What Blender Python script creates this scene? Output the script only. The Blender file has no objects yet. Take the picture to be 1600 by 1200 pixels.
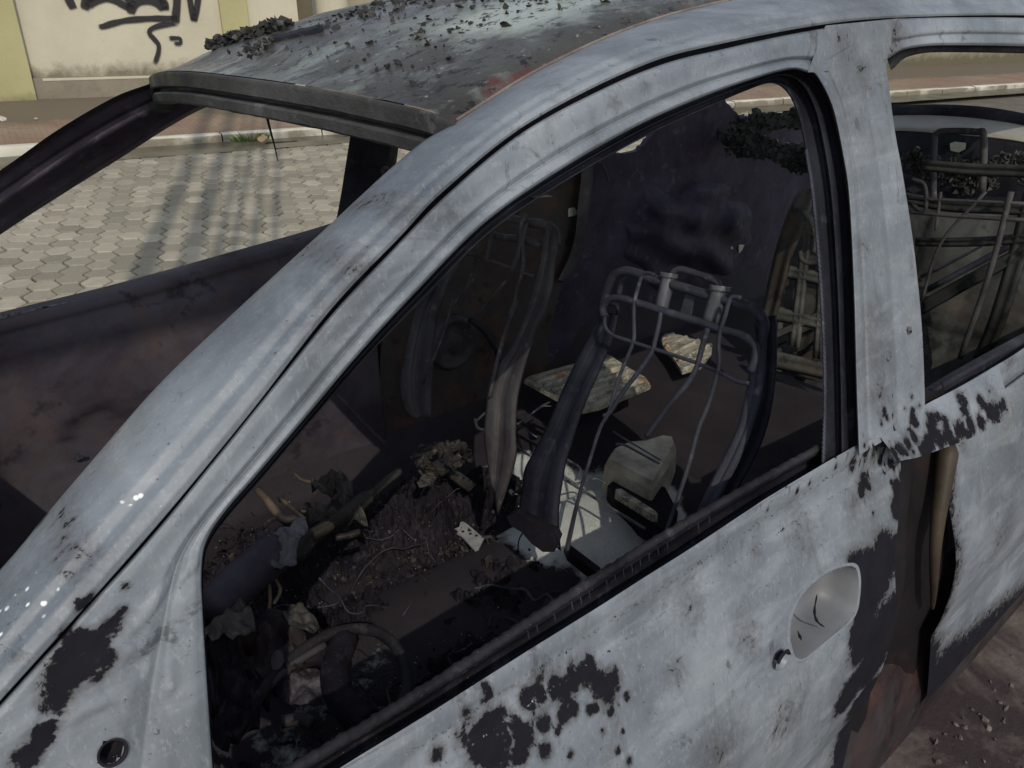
import bpy, bmesh, math, random
from math import sin, cos, radians, pi
from mathutils import Vector, Matrix, noise
random.seed(7)
scene = bpy.context.scene
col = scene.collection
V = Vector

# ------------------------------------------------------------------ camera
CAM = V((-.938, -.397, 1.469)); YAW, PIT, FPX = radians(40.4), radians(25.4), 1226.0
FW = V((sin(YAW)*cos(PIT), cos(YAW)*cos(PIT), -sin(PIT)))
RT = V((cos(YAW), -sin(YAW), 0)); UP = RT.cross(FW)
cd = bpy.data.cameras.new('camera'); cam = bpy.data.objects.new('camera', cd); col.objects.link(cam)
cd.sensor_width = 36; cd.lens = FPX/1600*36; cd.clip_start = .02; cd.clip_end = 500
m = Matrix((RT, UP, -FW)).transposed().to_4x4(); m.translation = CAM; cam.matrix_world = m
scene.camera = cam

# ------------------------------------------------------------------ light
SUN_EL, SUN_AZ = radians(41), radians(63.8)          # light travels towards azimuth SUN_AZ
w = bpy.data.worlds.new('World'); scene.world = w; w.use_nodes = True
nt = w.node_tree; bg = nt.nodes['Background']
sky = nt.nodes.new('ShaderNodeTexSky'); sky.sky_type = 'NISHITA'; sky.sun_disc = False
sky.sun_elevation = SUN_EL; sky.sun_rotation = radians(90) - (SUN_AZ + pi)
hs = nt.nodes.new('ShaderNodeHueSaturation'); hs.inputs['Saturation'].default_value = .5
nt.links.new(sky.outputs[0], hs.inputs['Color']); nt.links.new(hs.outputs[0], bg.inputs[0]); bg.inputs[1].default_value = .15
sd = bpy.data.lights.new('sun', 'SUN'); so = bpy.data.objects.new('sun', sd); col.objects.link(so)
sd.energy = 2.0; sd.angle = radians(.35); sd.color = (1.0, .9, .74)
ldir = V((cos(SUN_AZ)*cos(SUN_EL), sin(SUN_AZ)*cos(SUN_EL), -sin(SUN_EL)))
so.rotation_euler = ldir.to_track_quat('-Z', 'Y').to_euler()
vs = scene.view_settings; vs.view_transform = 'Standard'; vs.look = 'None'; vs.exposure = -.13; vs.gamma = 1
vs.use_curve_mapping = False

# ------------------------------------------------------------------ helpers
def ray(p): return FW + RT*((p[0]-800)/FPX) - UP*((p[1]-600)/FPX)
def at(p, fn, lo=.12, hi=40.0):
    """point of the surface fn = 0 seen at photo pixel p"""
    d = ray(p); a = lo; s = fn(CAM+d*a) > 0; b = a
    while b < hi:
        b = a*1.03+.002
        if (fn(CAM+d*b) > 0) != s: break
        a = b
    for _ in range(40):
        q = (a+b)/2
        if (fn(CAM+d*q) > 0) == s: a = q
        else: b = q
    return CAM + d*a
def S(z):
    if z > .95: return .36*(z-.95)
    return -.085*(1-((max(z, .45)-.62)/.33)**2)
def near(o=0.0): return lambda P: P.y-(S(P.z)+o)
def far(o=0.0): return lambda P: P.y-(1.40-.36*max(P.z-.95, 0)-o)
def PX(c): return lambda P: P.x-c
def PY(c): return lambda P: P.y-c
def PZ(c): return lambda P: P.z-c
def ground(o=0.0): return lambda P: P.z-(.07*P.y-.149+o)
def seatp(o=0.0): return lambda P: P.x-(.12-.3*(1.05-P.z))-o
def NZ(p, s=1.0, k=1.0): return noise.noise(V(p)*s)*k
def spline(pts, n):
    """Catmull-Rom through pts, n segments per span"""
    pts = [V(p) for p in pts]; o = []
    for i in range(len(pts)-1):
        p1, p2 = pts[i], pts[i+1]; p0 = pts[i-1] if i else p1*2-p2; p3 = pts[i+2] if i+2 < len(pts) else p2*2-p1
        for k in range(n):
            t = k/n
            o.append(.5*((2*p1)+(p2-p0)*t+(2*p0-5*p1+4*p2-p3)*t*t+(3*p1-p0-3*p2+p3)*t**3))
    o.append(pts[-1]); return o

class MB:
    def __init__(s): s.v = []; s.f = []
    def grid(s, rows, close=False):
        n = len(rows[0]); b = len(s.v)
        for r in rows: s.v += [tuple(p) for p in r]
        for i in range(len(rows)-1):
            for j in range(n-1 if not close else n):
                k = (j+1) % n
                s.f.append((b+i*n+j, b+i*n+k, b+(i+1)*n+k, b+(i+1)*n+j))
        return s
    def tube(s, path, r, n=8, cap=True):
        path = [V(p) for p in path]; rows = []
        t = (path[1]-path[0]).normalized(); u = t.orthogonal().normalized()
        for i, p in enumerate(path):
            a = path[max(i-1, 0)]; c = path[min(i+1, len(path)-1)]
            t = (c-a).normalized(); u = (u-t*u.dot(t)); u = u.normalized() if u.length > 1e-6 else t.orthogonal().normalized()
            w_ = t.cross(u); rr = r(i/(len(path)-1)) if callable(r) else r
            rows.append([p+(u*cos(2*pi*k/n)+w_*sin(2*pi*k/n))*rr for k in range(n)])
        b = len(s.v); s.grid(rows, True)
        if cap: s.f.append(tuple(range(b+n-1, b-1, -1))); e = b+(len(rows)-1)*n; s.f.append(tuple(range(e, e+n)))
        return s
    def prism(s, poly, th):
        poly = [V(p) for p in poly]; n = len(poly); b = len(s.v); th = V(th)
        s.v += [tuple(p) for p in poly]+[tuple(p+th) for p in poly]
        s.f.append(tuple(range(b+n-1, b-1, -1))); s.f.append(tuple(range(b+n, b+2*n)))
        for i in range(n): j = (i+1) % n; s.f.append((b+i, b+j, b+n+j, b+n+i))
        return s
    def box(s, lo, hi):
        x0, y0, z0 = lo; x1, y1, z1 = hi
        return s.prism([(x0, y0, z0), (x1, y0, z0), (x1, y1, z0), (x0, y1, z0)], (0, 0, z1-z0))
    def shard(s, c, r, flat=.35, n=6):
        """small crumpled fragment"""
        c = V(c); ax = V((random.gauss(0, 1), random.gauss(0, 1), random.gauss(0, 1)+1.5)).normalized(); u = ax.orthogonal().normalized()
        u.rotate(Matrix.Rotation(random.random()*6.28, 3, ax)); w_ = ax.cross(u); b = len(s.v); el = random.uniform(.4, 1)
        ring = [c+(u*cos(6.283*k/n)+w_*sin(6.283*k/n)*el)*r*random.uniform(.5, 1.15)+ax*random.uniform(-1, 1)*r*flat for k in range(n)]
        s.v += [tuple(p) for p in ring]+[tuple(c+ax*r*flat), tuple(c-ax*r*flat*.6)]
        for k in range(n): j = (k+1) % n; s.f.append((b+k, b+j, b+n)); s.f.append((b+j, b+k, b+n+1))
        return s
    def build(s, name, mat, parent=None, smooth=False, attr=None, sub=0, thick=0):
        me = bpy.data.meshes.new(name); me.from_pydata(s.v, [], s.f); me.validate(); me.update()
        bm = bmesh.new(); bm.from_mesh(me); bmesh.ops.recalc_face_normals(bm, faces=bm.faces); bm.to_mesh(me); bm.free()
        if attr:
            a = me.attributes.new('soot', 'FLOAT', 'POINT')
            for i, v in enumerate(me.vertices): a.data[i].value = attr(v.co)
            if mat.name == 'burnt_bare_metal':
                a2 = me.attributes.new('spark', 'FLOAT', 'POINT')
                for i, v in enumerate(me.vertices): a2.data[i].value = spark(v.co)
        for p in me.polygons: p.use_smooth = smooth
        me.materials.append(mat)
        o = bpy.data.objects.new(name, me); col.objects.link(o)
        if parent: o.parent = parent; o.matrix_parent_inverse = Matrix()
        if thick: md = o.modifiers.new('thick', 'SOLIDIFY'); md.thickness = thick; md.offset = 0
        if sub: md = o.modifiers.new('sub', 'SUBSURF'); md.levels = sub; md.render_levels = sub
        return o
def tag(o, label=None, cat=None, group=None, kind=None):
    if label: o['label'] = label
    if cat: o['category'] = cat
    if group: o['group'] = group
    if kind: o['kind'] = kind
    return o
def empty(name, label, cat, group=None):
    o = bpy.data.objects.new(name, None); col.objects.link(o); return tag(o, label, cat, group)
def loft(guides, surf, n=6, acr=4):
    """guides: list of (pixel list, offset); same number of keys each. rows of 3-D points"""
    curves = [spline([at(p, surf(o)) for p in px], n) for px, o in guides]
    rows = []
    for i in range(len(curves)-1):
        for k in range(acr):
            t = k/acr; rows.append([a.lerp(b, t) for a, b in zip(curves[i], curves[i+1])])
    rows.append(curves[-1]); return rows
def offset_px(px, d):
    o = []
    for i, p in enumerate(px):
        a = px[max(i-1, 0)]; b = px[min(i+1, len(px)-1)]; t = V((b[0]-a[0], b[1]-a[1], 0)).normalized()
        o.append((p[0]-t.y*d, p[1]+t.x*d))
    return o
def zc(ox, oy, k, pts): return [(ox+x/k, oy+y/k) for x, y in pts]     # crop pixels to photo pixels

# ------------------------------------------------------------------ materials
class NT:
    def __init__(s, name):
        s.m = bpy.data.materials.new(name); s.m.use_nodes = True; s.t = s.m.node_tree; s.n = s.t.nodes
        s.b = s.n['Principled BSDF']; s.co = s.n.new('ShaderNodeTexCoord').outputs['Object']
    def link(s, a, b): s.t.links.new(a, b)
    def inp(s, sock, v):
        if hasattr(v, 'links'): s.link(v, sock)
        else: sock.default_value = v
    def mapped(s, scale=(1, 1, 1), rot=(0, 0, 0)):
        q = s.n.new('ShaderNodeMapping'); s.link(s.co, q.inputs[0]); q.inputs['Scale'].default_value = scale; q.inputs['Rotation'].default_value = rot; return q.outputs[0]
    def noise(s, sc, det=4, rough=.6, vec=None, dist=0, off=0):
        q = s.n.new('ShaderNodeTexNoise'); q.inputs['Scale'].default_value = sc; q.inputs['Detail'].default_value = det
        q.inputs['Roughness'].default_value = rough; q.inputs['Distortion'].default_value = dist
        v = vec or s.co
        if off:
            a = s.n.new('ShaderNodeVectorMath'); a.operation = 'ADD'; s.link(v, a.inputs[0]); a.inputs[1].default_value = (off, off*.7, -off); v = a.outputs[0]
        s.link(v, q.inputs['Vector']); return q.outputs['Fac']
    def vor(s, sc, out='Distance', vec=None, feat='F1'):
        q = s.n.new('ShaderNodeTexVoronoi'); q.feature = feat; q.inputs['Scale'].default_value = sc; s.link(vec or s.co, q.inputs['Vector']); return q.outputs[out]
    def ramp(s, f, stops):
        q = s.n.new('ShaderNodeValToRGB'); e = q.color_ramp.elements; s.link(f, q.inputs[0])
        while len(e) < len(stops): e.new(.5)
        for i, (p, c) in enumerate(stops):
            e[i].position = p; e[i].color = (c, c, c, 1) if isinstance(c, (int, float)) else (*c, 1)
        return q.outputs[0]
    def mix(s, f, a, b, mode='MIX'):
        q = s.n.new('ShaderNodeMix'); q.data_type = 'RGBA'; q.blend_type = mode
        s.inp(q.inputs[0], f)
        for i, v in ((6, a), (7, b)):
            if isinstance(v, tuple): q.inputs[i].default_value = (*v, 1)
            else: s.link(v, q.inputs[i])
        return q.outputs[2]
    def math(s, op, a, b=0.0, c=None):
        q = s.n.new('ShaderNodeMath'); q.operation = op; s.inp(q.inputs[0], a); s.inp(q.inputs[1], b)
        if c is not None: s.inp(q.inputs[2], c)
        return q.outputs[0]
    def attr(s, name='soot'):
        q = s.n.new('ShaderNodeAttribute'); q.attribute_name = name; return q.outputs['Fac']
    def done(s, colr, rough=.6, metal=0.0, bump=None, bd=.002, bs=.6, spec=.5):
        s.inp(s.b.inputs['Base Color'], (*colr, 1) if isinstance(colr, tuple) else colr)
        s.inp(s.b.inputs['Roughness'], rough); s.inp(s.b.inputs['Metallic'], metal); s.b.inputs['Specular IOR Level'].default_value = spec
        if bump is not None:
            q = s.n.new('ShaderNodeBump'); q.inputs['Distance'].default_value = bd; q.inputs['Strength'].default_value = bs
            s.link(bump, q.inputs['Height']); s.link(q.outputs[0], s.b.inputs['Normal'])
        return s.m

def mat_ash():
    t = NT('burnt_bare_metal')
    run = t.mapped((2.2, 2.2, 9)); run2 = t.mapped((9, 3, 2.5), (0, .25, 0))
    c = t.ramp(t.noise(6, 6, .58, dist=.3), [(.3, (.108, .126, .152)), (.48, (.165, .190, .222)), (.62, (.222, .250, .286)), (.78, (.30, .332, .368))])
    c = t.mix(t.ramp(t.noise(3.2, 7, .66, vec=run, off=3, dist=.5), [(.50, 0.), (.66, .45)]), c, (.335, .365, .41))
    c = t.mix(t.ramp(t.noise(2.6, 7, .66, vec=run2, off=8, dist=.8), [(.55, 0.), (.70, .55)]), c, (.105, .115, .128))
    c = t.mix(t.ramp(t.noise(2.1, 4, .55, off=41), [(.54, 0.), (.74, .65)]), c, (.075, .082, .09))
    c = t.mix(t.ramp(t.noise(11, 7, .72, off=71, dist=1.2), [(.60, 0.), (.66, .7)]), c, (.06, .064, .072))
    c = t.mix(t.ramp(t.noise(5, 5, .6, off=91), [(.60, 0.), (.74, .35)]), c, (.22, .19, .14))
    c = t.mix(t.ramp(t.noise(240, 3, .8, off=51, vec=t.mapped((1, 1, .35))), [(.54, 0.), (.70, .22)]), c, (.48, .51, .54))
    c = t.mix(t.ramp(t.noise(150, 3, .75, off=5), [(.66, 0.), (.70, .8)]), c, (.035, .037, .042))
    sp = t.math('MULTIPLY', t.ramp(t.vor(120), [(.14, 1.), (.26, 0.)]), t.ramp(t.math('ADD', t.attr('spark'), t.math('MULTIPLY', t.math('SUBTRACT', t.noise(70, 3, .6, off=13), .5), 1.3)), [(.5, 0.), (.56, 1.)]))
    c = t.mix(t.math('MULTIPLY', sp, .95), c, (.92, .95, .97))  # white dots painted into the colour as glints on the metal
    nz = t.math('ADD', t.math('MULTIPLY', t.math('SUBTRACT', t.noise(38, 7, .72, off=31, dist=1.2), .5), 1.25), t.math('MULTIPLY', t.math('SUBTRACT', t.noise(150, 5, .75, off=37), .5), .85))
    e = t.math('ADD', t.attr(), nz)
    k = t.ramp(e, [(.45, 0.), (.56, 1.)]); smoke = t.ramp(t.math('ADD', t.attr(), t.math('MULTIPLY', nz, .5)), [(.14, 0.), (.52, .9)])
    c = t.mix(smoke, c, (.062, .060, .060))
    c = t.mix(k, c, t.mix(t.noise(30, 5, .7, off=2), (.006, .006, .009), (.022, .021, .029)))
    h = t.math('ADD', t.math('MULTIPLY', t.noise(60, 6, .7), .6), t.math('MULTIPLY', k, -.9))
    h = t.math('ADD', h, t.math('MULTIPLY', t.noise(14, 3, .5, off=4), 1.2))
    r = t.ramp(t.noise(20, 4, .6, off=9), [(.35, .40), (.65, .66)])
    r = t.mix(k, r, (.9, .9, .9)); m = t.done(c, r, .0, h, .0014, .7, .5)
    t.link(t.math('SUBTRACT', .5, t.math('MULTIPLY', k, .42)), t.b.inputs['Specular IOR Level']); return m
def mat_soot(name='sooty_steel', a=(.012, .011, .015), b=(.045, .04, .05), rough=(.38, .7), spark=.5):
    t = NT(name)
    c = t.mix(t.ramp(t.noise(6, 6, .65), [(.35, 0.), (.7, 1.)]), a, b)
    c = t.mix(t.ramp(t.noise(24, 6, .7, off=6), [(.58, 0.), (.72, .5)]), c, tuple(x*2.6 for x in b))
    sp = t.math('MULTIPLY', t.ramp(t.vor(240), [(.05, 1.), (.10, 0.)]), t.ramp(t.noise(7, 2, .5, off=3), [(.5, 0.), (.56, 1.)]))
    c = t.mix(t.math('MULTIPLY', sp, spark), c, (.55, .56, .62))  # sparkle of light painted in as tiny bright dots
    return t.done(c, t.ramp(t.noise(18, 4, .6, off=9), [(.35, rough[0]), (.65, rough[1])]), 0., t.noise(70, 6, .7), .003, .8, .13)
def mat_rust(name='rusty_panel', a=(.028, .02, .02), b=(.09, .045, .028), g=(.07, .07, .075), edge=.5):
    t = NT(name)
    c = t.mix(t.ramp(t.noise(5, 6, .65, dist=.5), [(.38, 0.), (.62, 1.)]), a, g)
    c = t.mix(t.ramp(t.noise(7, 7, .7, off=7, dist=.6), [(.5, 0.), (.68, edge*1.6 if edge < .6 else 1.)]), c, b)
    c = t.mix(t.ramp(t.noise(12, 5, .6, off=17), [(.60, 0.), (.66, .7)]), c, tuple(x*.5 for x in a))
    return t.done(c, .7, 0., t.noise(50, 6, .7), .002, .7, .15)
def mat_floor():
    t = NT('ash_covered_floor')
    c = t.mix(t.ramp(t.noise(6, 6, .65), [(.35, 0.), (.65, 1.)]), (.46, .50, .49), (.68, .72, .70))
    c = t.mix(t.ramp(t.noise(220, 2, .8), [(.55, 0.), (.68, .7)]), c, (.85, .88, .86))
    c = t.mix(t.ramp(t.noise(35, 4, .7, off=5), [(.62, 0.), (.70, .6)]), c, (.25, .27, .26))
    e = t.math('ADD', t.attr(), t.math('MULTIPLY', t.math('SUBTRACT', t.noise(16, 7, .7, off=31), .5), .8))
    c = t.mix(t.ramp(e, [(.40, 0.), (.58, 1.)]), c, t.mix(t.noise(9, 5, .7), (.012, .011, .016), (.045, .038, .048)))
    return t.done(c, .75, 0., t.noise(180, 4, .8), .003, .9, .3)
def mat_pale(name='pale_flaking_metal'):
    t = NT(name)
    c = t.mix(t.ramp(t.noise(14, 6, .7, vec=t.mapped((1, 3, 1))), [(.4, 0.), (.6, 1.)]), (.50, .47, .36), (.15, .14, .12))
    c = t.mix(t.ramp(t.noise(12, 4, .6, off=4), [(.58, 0.), (.66, .8)]), c, (.42, .22, .09))
    c = t.mix(t.ramp(t.noise(60, 5, .7, off=9), [(.52, 0.), (.6, .7)]), c, (.60, .62, .55))
    return t.done(c, .6, .2, t.noise(60, 6, .7), .003, .9)
def mat_roof():
    t = NT('scorched_roof_paint')
    st = t.mapped((1, 1.6, 1), (0, 0, .3))
    c = t.ramp(t.noise(3.2, 5, .6), [(.38, (.045, .043, .038)), (.55, (.085, .085, .075)), (.74, (.28, .31, .28))])
    c = t.mix(t.ramp(t.noise(9, 6, .65, off=7, vec=st), [(.54, 0.), (.66, .6)]), c, (.30, .34, .30))
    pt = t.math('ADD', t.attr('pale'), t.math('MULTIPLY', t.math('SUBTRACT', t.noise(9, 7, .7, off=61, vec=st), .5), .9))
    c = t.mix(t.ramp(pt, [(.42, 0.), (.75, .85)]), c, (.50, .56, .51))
    e = t.math('ADD', t.attr(), t.math('MULTIPLY', t.math('SUBTRACT', t.noise(14, 6, .7, off=11), .5), 1.1))
    c = t.mix(t.ramp(e, [(.48, 0.), (.62, .85)]), c, (.13, .035, .03))
    fl = t.ramp(t.noise(42, 6, .72, off=17, vec=st), [(.57, 0.), (.61, 1.)])
    c = t.mix(t.math('MULTIPLY', fl, .9), c, (.018, .017, .018))
    c = t.mix(t.ramp(t.noise(70, 4, .7, off=23, vec=st), [(.64, 0.), (.70, .8)]), c, (.48, .46, .44))
    h = t.math('ADD', t.math('MULTIPLY', fl, 1.), t.noise(40, 6, .7))
    return t.done(c, t.ramp(t.noise(11, 4, .6, off=2), [(.35, .22), (.65, .5)]), .25, h, .003, .8, .6)
def mat_plain(name, c1, c2, sc=8, rough=.8, bs=40, bd=.002, spec=.3):
    t = NT(name); c = t.mix(t.ramp(t.noise(sc, 6, .65), [(.3, 0.), (.7, 1.)]), c1, c2)
    return t.done(c, rough, 0., t.noise(bs, 6, .7), bd, .8, spec)
def mat_wall(name, c1, c2, dirt):
    t = NT(name); c = t.mix(t.ramp(t.noise(1.3, 5, .6), [(.35, 0.), (.65, 1.)]), c1, c2)
    e = t.math('ADD', t.attr(), t.math('MULTIPLY', t.math('SUBTRACT', t.noise(6, 7, .7, off=3), .5), .7))
    c = t.mix(t.ramp(e, [(.45, 0.), (.75, .85)]), c, dirt)
    c = t.mix(t.ramp(t.noise(30, 5, .7, off=3), [(.60, 0.), (.75, .3)]), c, dirt)
    return t.done(c, .85, 0., t.noise(50, 6, .7), .004, .7, .3)
def mat_paver():
    t = NT('hexagonal_concrete_pavers')
    v = t.attr('tone')
    c = t.mix(v, (.22, .205, .165), (.43, .40, .325))
    c = t.mix(t.ramp(t.noise(14, 6, .7), [(.45, 0.), (.75, .55)]), c, (.27, .245, .185))
    c = t.mix(t.ramp(t.noise(90, 5, .75, off=4), [(.5, 0.), (.75, .45)]), c, (.56, .52, .43))
    c = t.mix(t.ramp(t.noise(2.2, 4, .6, off=9), [(.5, 0.), (.7, .45)]), c, (.27, .25, .19))
    return t.done(c, .78, 0., t.noise(110, 6, .75), .003, .8, .35)
def mat_paint():
    t = NT('spray_paint')
    e = t.attr('edge'); a = t.ramp(t.math('ADD', e, t.math('MULTIPLY', t.math('SUBTRACT', t.noise(40, 4, .7), .5), .35)), [(.1, 0.), (.75, 1.)])
    t.link(a, t.b.inputs['Alpha'])
    return t.done((.022, .02, .022), .8)
ASH, SOOT, RUST = mat_ash(), mat_soot('sooty_steel', (.007, .006, .010), (.026, .023, .032), (.5, .8)), mat_rust()
SEATM = mat_soot('burnt_seat_steel', (.022, .023, .036), (.085, .09, .118), (.35, .6), .3)
DSEAT = mat_soot('dull_seat_steel', (.022, .020, .024), (.10, .095, .10), (.45, .7), .2)
CHAN = mat_soot('black_channel', (.008, .008, .012), (.038, .040, .052), (.28, .6), .8)
FAR = mat_rust('scorched_inner_panel', (.040, .033, .045), (.085, .058, .055), (.075, .068, .083), .5)
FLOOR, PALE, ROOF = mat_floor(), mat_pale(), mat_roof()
CHAR = mat_soot('charred_plastic', (.015, .015, .016), (.08, .08, .075), (.22, .5), .8)
RED = mat_rust('red_brown_scale', (.022, .015, .016), (.065, .034, .03), (.05, .045, .048), .6)

# ------------------------------------------------------------------ street
GO = .0
def gz(x, y, o=0.0): return .07*y-.149+o
K0, K1 = at((0, 243), ground()), at((1600, 136), ground())
kd = V((K1.x-K0.x, K1.y-K0.y, 0)).normalized(); kn = V((-kd.y, kd.x, 0))      # along the kerb / away from the car
def SP(u, v, o=0.0):
    p = V((K0.x, K0.y, 0))+kd*u+kn*v; p.z = gz(p.x, p.y, o); return p
# base sheet reaching far out
GRND = mat_plain('street_bed', (.10, .09, .07), (.18, .165, .13), 6)
b = MB(); b.prism([(-60, -60, gz(0, -60, -.06)), (80, -60, gz(0, -60, -.06)), (80, 80, gz(0, 80, -.06)), (-60, 80, gz(0, 80, -.06))], (0, 0, -.05))
tag(b.build('street_bed', GRND), kind='structure')
# pavers
HA = .083; ca = radians(68.66); ud = V((cos(ca), sin(ca), 0)); vd = V((ud.y, -ud.x, 0))   # ud along a column
org = at((267, 412), ground()); org.z = 0
hv, hf, tone = [], [], []
for i in range(-34, 70):
    for j in range(-45, 34):
        jo = .5 if i % 2 else 0
        c = org+vd*(1.5*HA*i)+ud*(math.sqrt(3)*HA*(j+jo))
        du = (c-V((K0.x, K0.y, 0))).dot(kn)
        if du > -.42 or c.x < -4.2 or c.x > 9 or c.y < .55: continue
        b0 = len(hv); rz = random.uniform(-.004, .004); tx, ty = random.uniform(-.02, .02), random.uniform(-.02, .02)
        tn = random.random()
        sh = (random.uniform(-.004, .004), random.uniform(-.004, .004)); ra = random.uniform(-.025, .025)
        for q, (rr, dz) in enumerate(((.955, -.03), (.925, -.006), (.86, 0))):
            for k in range(6):
                a = k*pi/3+ra; p = c+(vd*cos(a)+ud*sin(a))*HA*rr*(1+NZ((c.x*3+k, c.y*3, 2), 1, .05))
                hv.append((p.x+sh[0], p.y+sh[1], gz(p.x, p.y, dz+rz+(p.x-c.x)*tx+(p.y-c.y)*ty))); tone.append(tn)
        for q in range(2):
            for k in range(6): l = (k+1) % 6; hf.append((b0+q*6+k, b0+q*6+l, b0+q*6+6+l, b0+q*6+6+k))
        hf.append(tuple(b0+12+k for k in range(6)))
me = bpy.data.meshes.new('road'); me.from_pydata(hv, [], hf); me.update()
bm = bmesh.new(); bm.from_mesh(me); bmesh.ops.recalc_face_normals(bm, faces=bm.faces); bm.to_mesh(me); bm.free()
a_ = me.attributes.new('tone', 'FLOAT', 'POINT')
for i, v in enumerate(tone): a_.data[i].value = v
me.materials.append(mat_paver()); ro = bpy.data.objects.new('road', me); col.objects.link(ro); tag(ro, kind='structure')
# sand filling the joints
b = MB(); b.grid([[V((x, y, gz(x, y, -.017+NZ((x, y, 0), 2.5, .008)))) for y in [-2.6+.15*k for k in range(75)]] for x in [-4.3+.18*k for k in range(75)]])
tag(b.build('joint_sand', mat_plain('joint_sand', (.016, .014, .009), (.05, .045, .028), 20), smooth=True), kind='structure')
SCG = NT('scorched_ground')
_c = SCG.mix(SCG.ramp(SCG.noise(2.6, 5, .65, dist=.4), [(.45, 0.), (.60, 1.)]), (.040, .028, .029), (.17, .145, .13))
_c = SCG.mix(SCG.ramp(SCG.noise(18, 6, .7, off=4), [(.45, 0.), (.75, .6)]), _c, (.05, .033, .032))
SCG = SCG.done(_c, .7, 0, SCG.noise(40, 6, .7), .006, .8, .3)
b = MB(); b.grid([[V((x, y, gz(x, y, .002+.01*NZ((x, y, 0), 3)))) for y in [-2.8+.12*k for k in range(29)]] for x in [-4.3+.12*k for k in range(110)]])
tag(b.build('scorched_ground', SCG, smooth=True), kind='structure')
# gutter, kerb, pavement
GUT = mat_plain('wet_gutter', (.045, .04, .03), (.17, .155, .12), 3, .3, 30, .004, .6)
b = MB(); b.grid([[SP(u, v, .004+.006*NZ((u, v*2, 0), 2)+(-.018 if v > -.25 else 0)) for v in (-.5, -.4, -.3, -.2, -.1, .02)] for u in [-8+.2*k for k in range(180)]])
tag(b.build('gutter', GUT, smooth=True), kind='structure')
KERB = mat_wall('whitewashed_kerb', (.50, .48, .40), (.66, .64, .56), (.14, .12, .08))
def kerb_attr(p):
    d = (V((p.x, p.y, 0))-V((K0.x, K0.y, 0))).dot(kn); return (.68 if d < .012 else .30)+.5*NZ(p, 3)
u = -7.0
kj = random.Random(3)
while u < 26:
    L = .98; b = MB(); hz = .062+kj.uniform(-.005, .005); rows = []
    for s_ in [0, .02]+[.1*k for k in range(1, 10)]+[.96, .98]:
        e = 1 if .01 < s_ < .97 else .96
        prof = [(0, -.03), (.0, .02), (.006, hz*.75), (.018, hz*.95), (.04, hz), (.085, hz), (.105, hz*.97), (.11, hz*.6)]
        rows.append([SP(u+.006+s_*(L-.012)/.98, v+.004*NZ((u+s_, v*9, 1), 5), o*e) for v, o in prof])
    b.grid(rows); k = b.build('kerb', KERB, smooth=True, attr=kerb_attr); tag(k, kind='structure'); u += L
PAV = NT('red_pavement_tiles')
c = PAV.mix(PAV.ramp(PAV.noise(2, 5, .6), [(.35, 0.), (.65, 1.)]), (.26, .17, .125), (.32, .25, .19))
c = PAV.mix(PAV.ramp(PAV.noise(9, 6, .7, off=4), [(.5, 0.), (.7, .6)]), c, (.15, .115, .085))
br = PAV.n.new('ShaderNodeTexBrick'); br.inputs['Scale'].default_value = 5; br.inputs['Mortar Size'].default_value = .022
PAV.link(PAV.mapped((1, 1, 1), (0, 0, -math.atan2(kd.y, kd.x))), br.inputs['Vector'])
c = PAV.mix(PAV.math('MULTIPLY', br.outputs['Fac'], .55), c, (.09, .07, .055))
e = PAV.math('ADD', PAV.attr(), PAV.math('MULTIPLY', PAV.math('SUBTRACT', PAV.noise(3, 6, .7, off=31), .5), .9))
c = PAV.mix(PAV.ramp(e, [(.42, 0.), (.62, .9)]), c, (.14, .12, .092))
PAV = PAV.done(c, .7, 0, PAV.noise(60, 6, .7), .004, .7, .35)
WALLV = (at((80, 154), ground(.055))-V((K0.x, K0.y, 0))); WALLV = V((WALLV.x, WALLV.y, 0)).dot(kn)
def pav_attr(p):
    d = (V((p.x, p.y, 0))-V((K0.x, K0.y, 0))).dot(kn); return max(0, (d-.55)/1.0)
b = MB(); b.grid([[SP(u, .108+(WALLV+.2)*v, .055+.006*NZ((u, v*3, 5), 2)) for v in [k/24 for k in range(25)]] for u in [-8+.25*k for k in range(150)]])
tag(b.build('pavement', PAV, smooth=True, attr=pav_attr), kind='structure')
# wall
def WP(px_, off=0.0):
    fn = lambda P: (V((P.x, P.y, 0))-V((K0.x, K0.y, 0))).dot(kn)-(WALLV+off); return at(px_, fn)
def UV(P): d = V((P.x, P.y, 0))-V((K0.x, K0.y, 0)); return d.dot(kd)
WH = mat_wall('white_plaster', (.47, .44, .34), (.56, .525, .41), (.13, .11, .075))
YE = mat_wall('yellow_paint', (.36, .335, .17), (.44, .41, .225), (.16, .14, .08))
PLI = mat_wall('dirty_render', (.19, .165, .125), (.27, .24, .19), (.08, .07, .05))
DK = mat_wall('brown_paint', (.10, .085, .055), (.15, .13, .09), (.05, .045, .03))
uy0, uy1 = UV(WP((8, 60))), UV(WP((34, 60)))
u_pil = UV(WP((343, 20))); u_pil2 = UV(WP((385, 20))); u_w2 = UV(WP((466, 20))); u_d = UV(WP((494, 20))); u_c2 = UV(WP((543, 20)))
plz = at((150, 119), lambda P: (V((P.x, P.y, 0))-V((K0.x, K0.y, 0))).dot(kn)-WALLV).z-SP(UV(WP((150, 119))), WALLV).z
def slab(b, u0, u1, v0, v1, o0, o1):
    p = [SP(u0, v0), SP(u1, v0), SP(u1, v1), SP(u0, v1)]
    b.prism([V((q.x, q.y, q.z+o0)) for q in p], (0, 0, o1-o0)); return b
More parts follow.
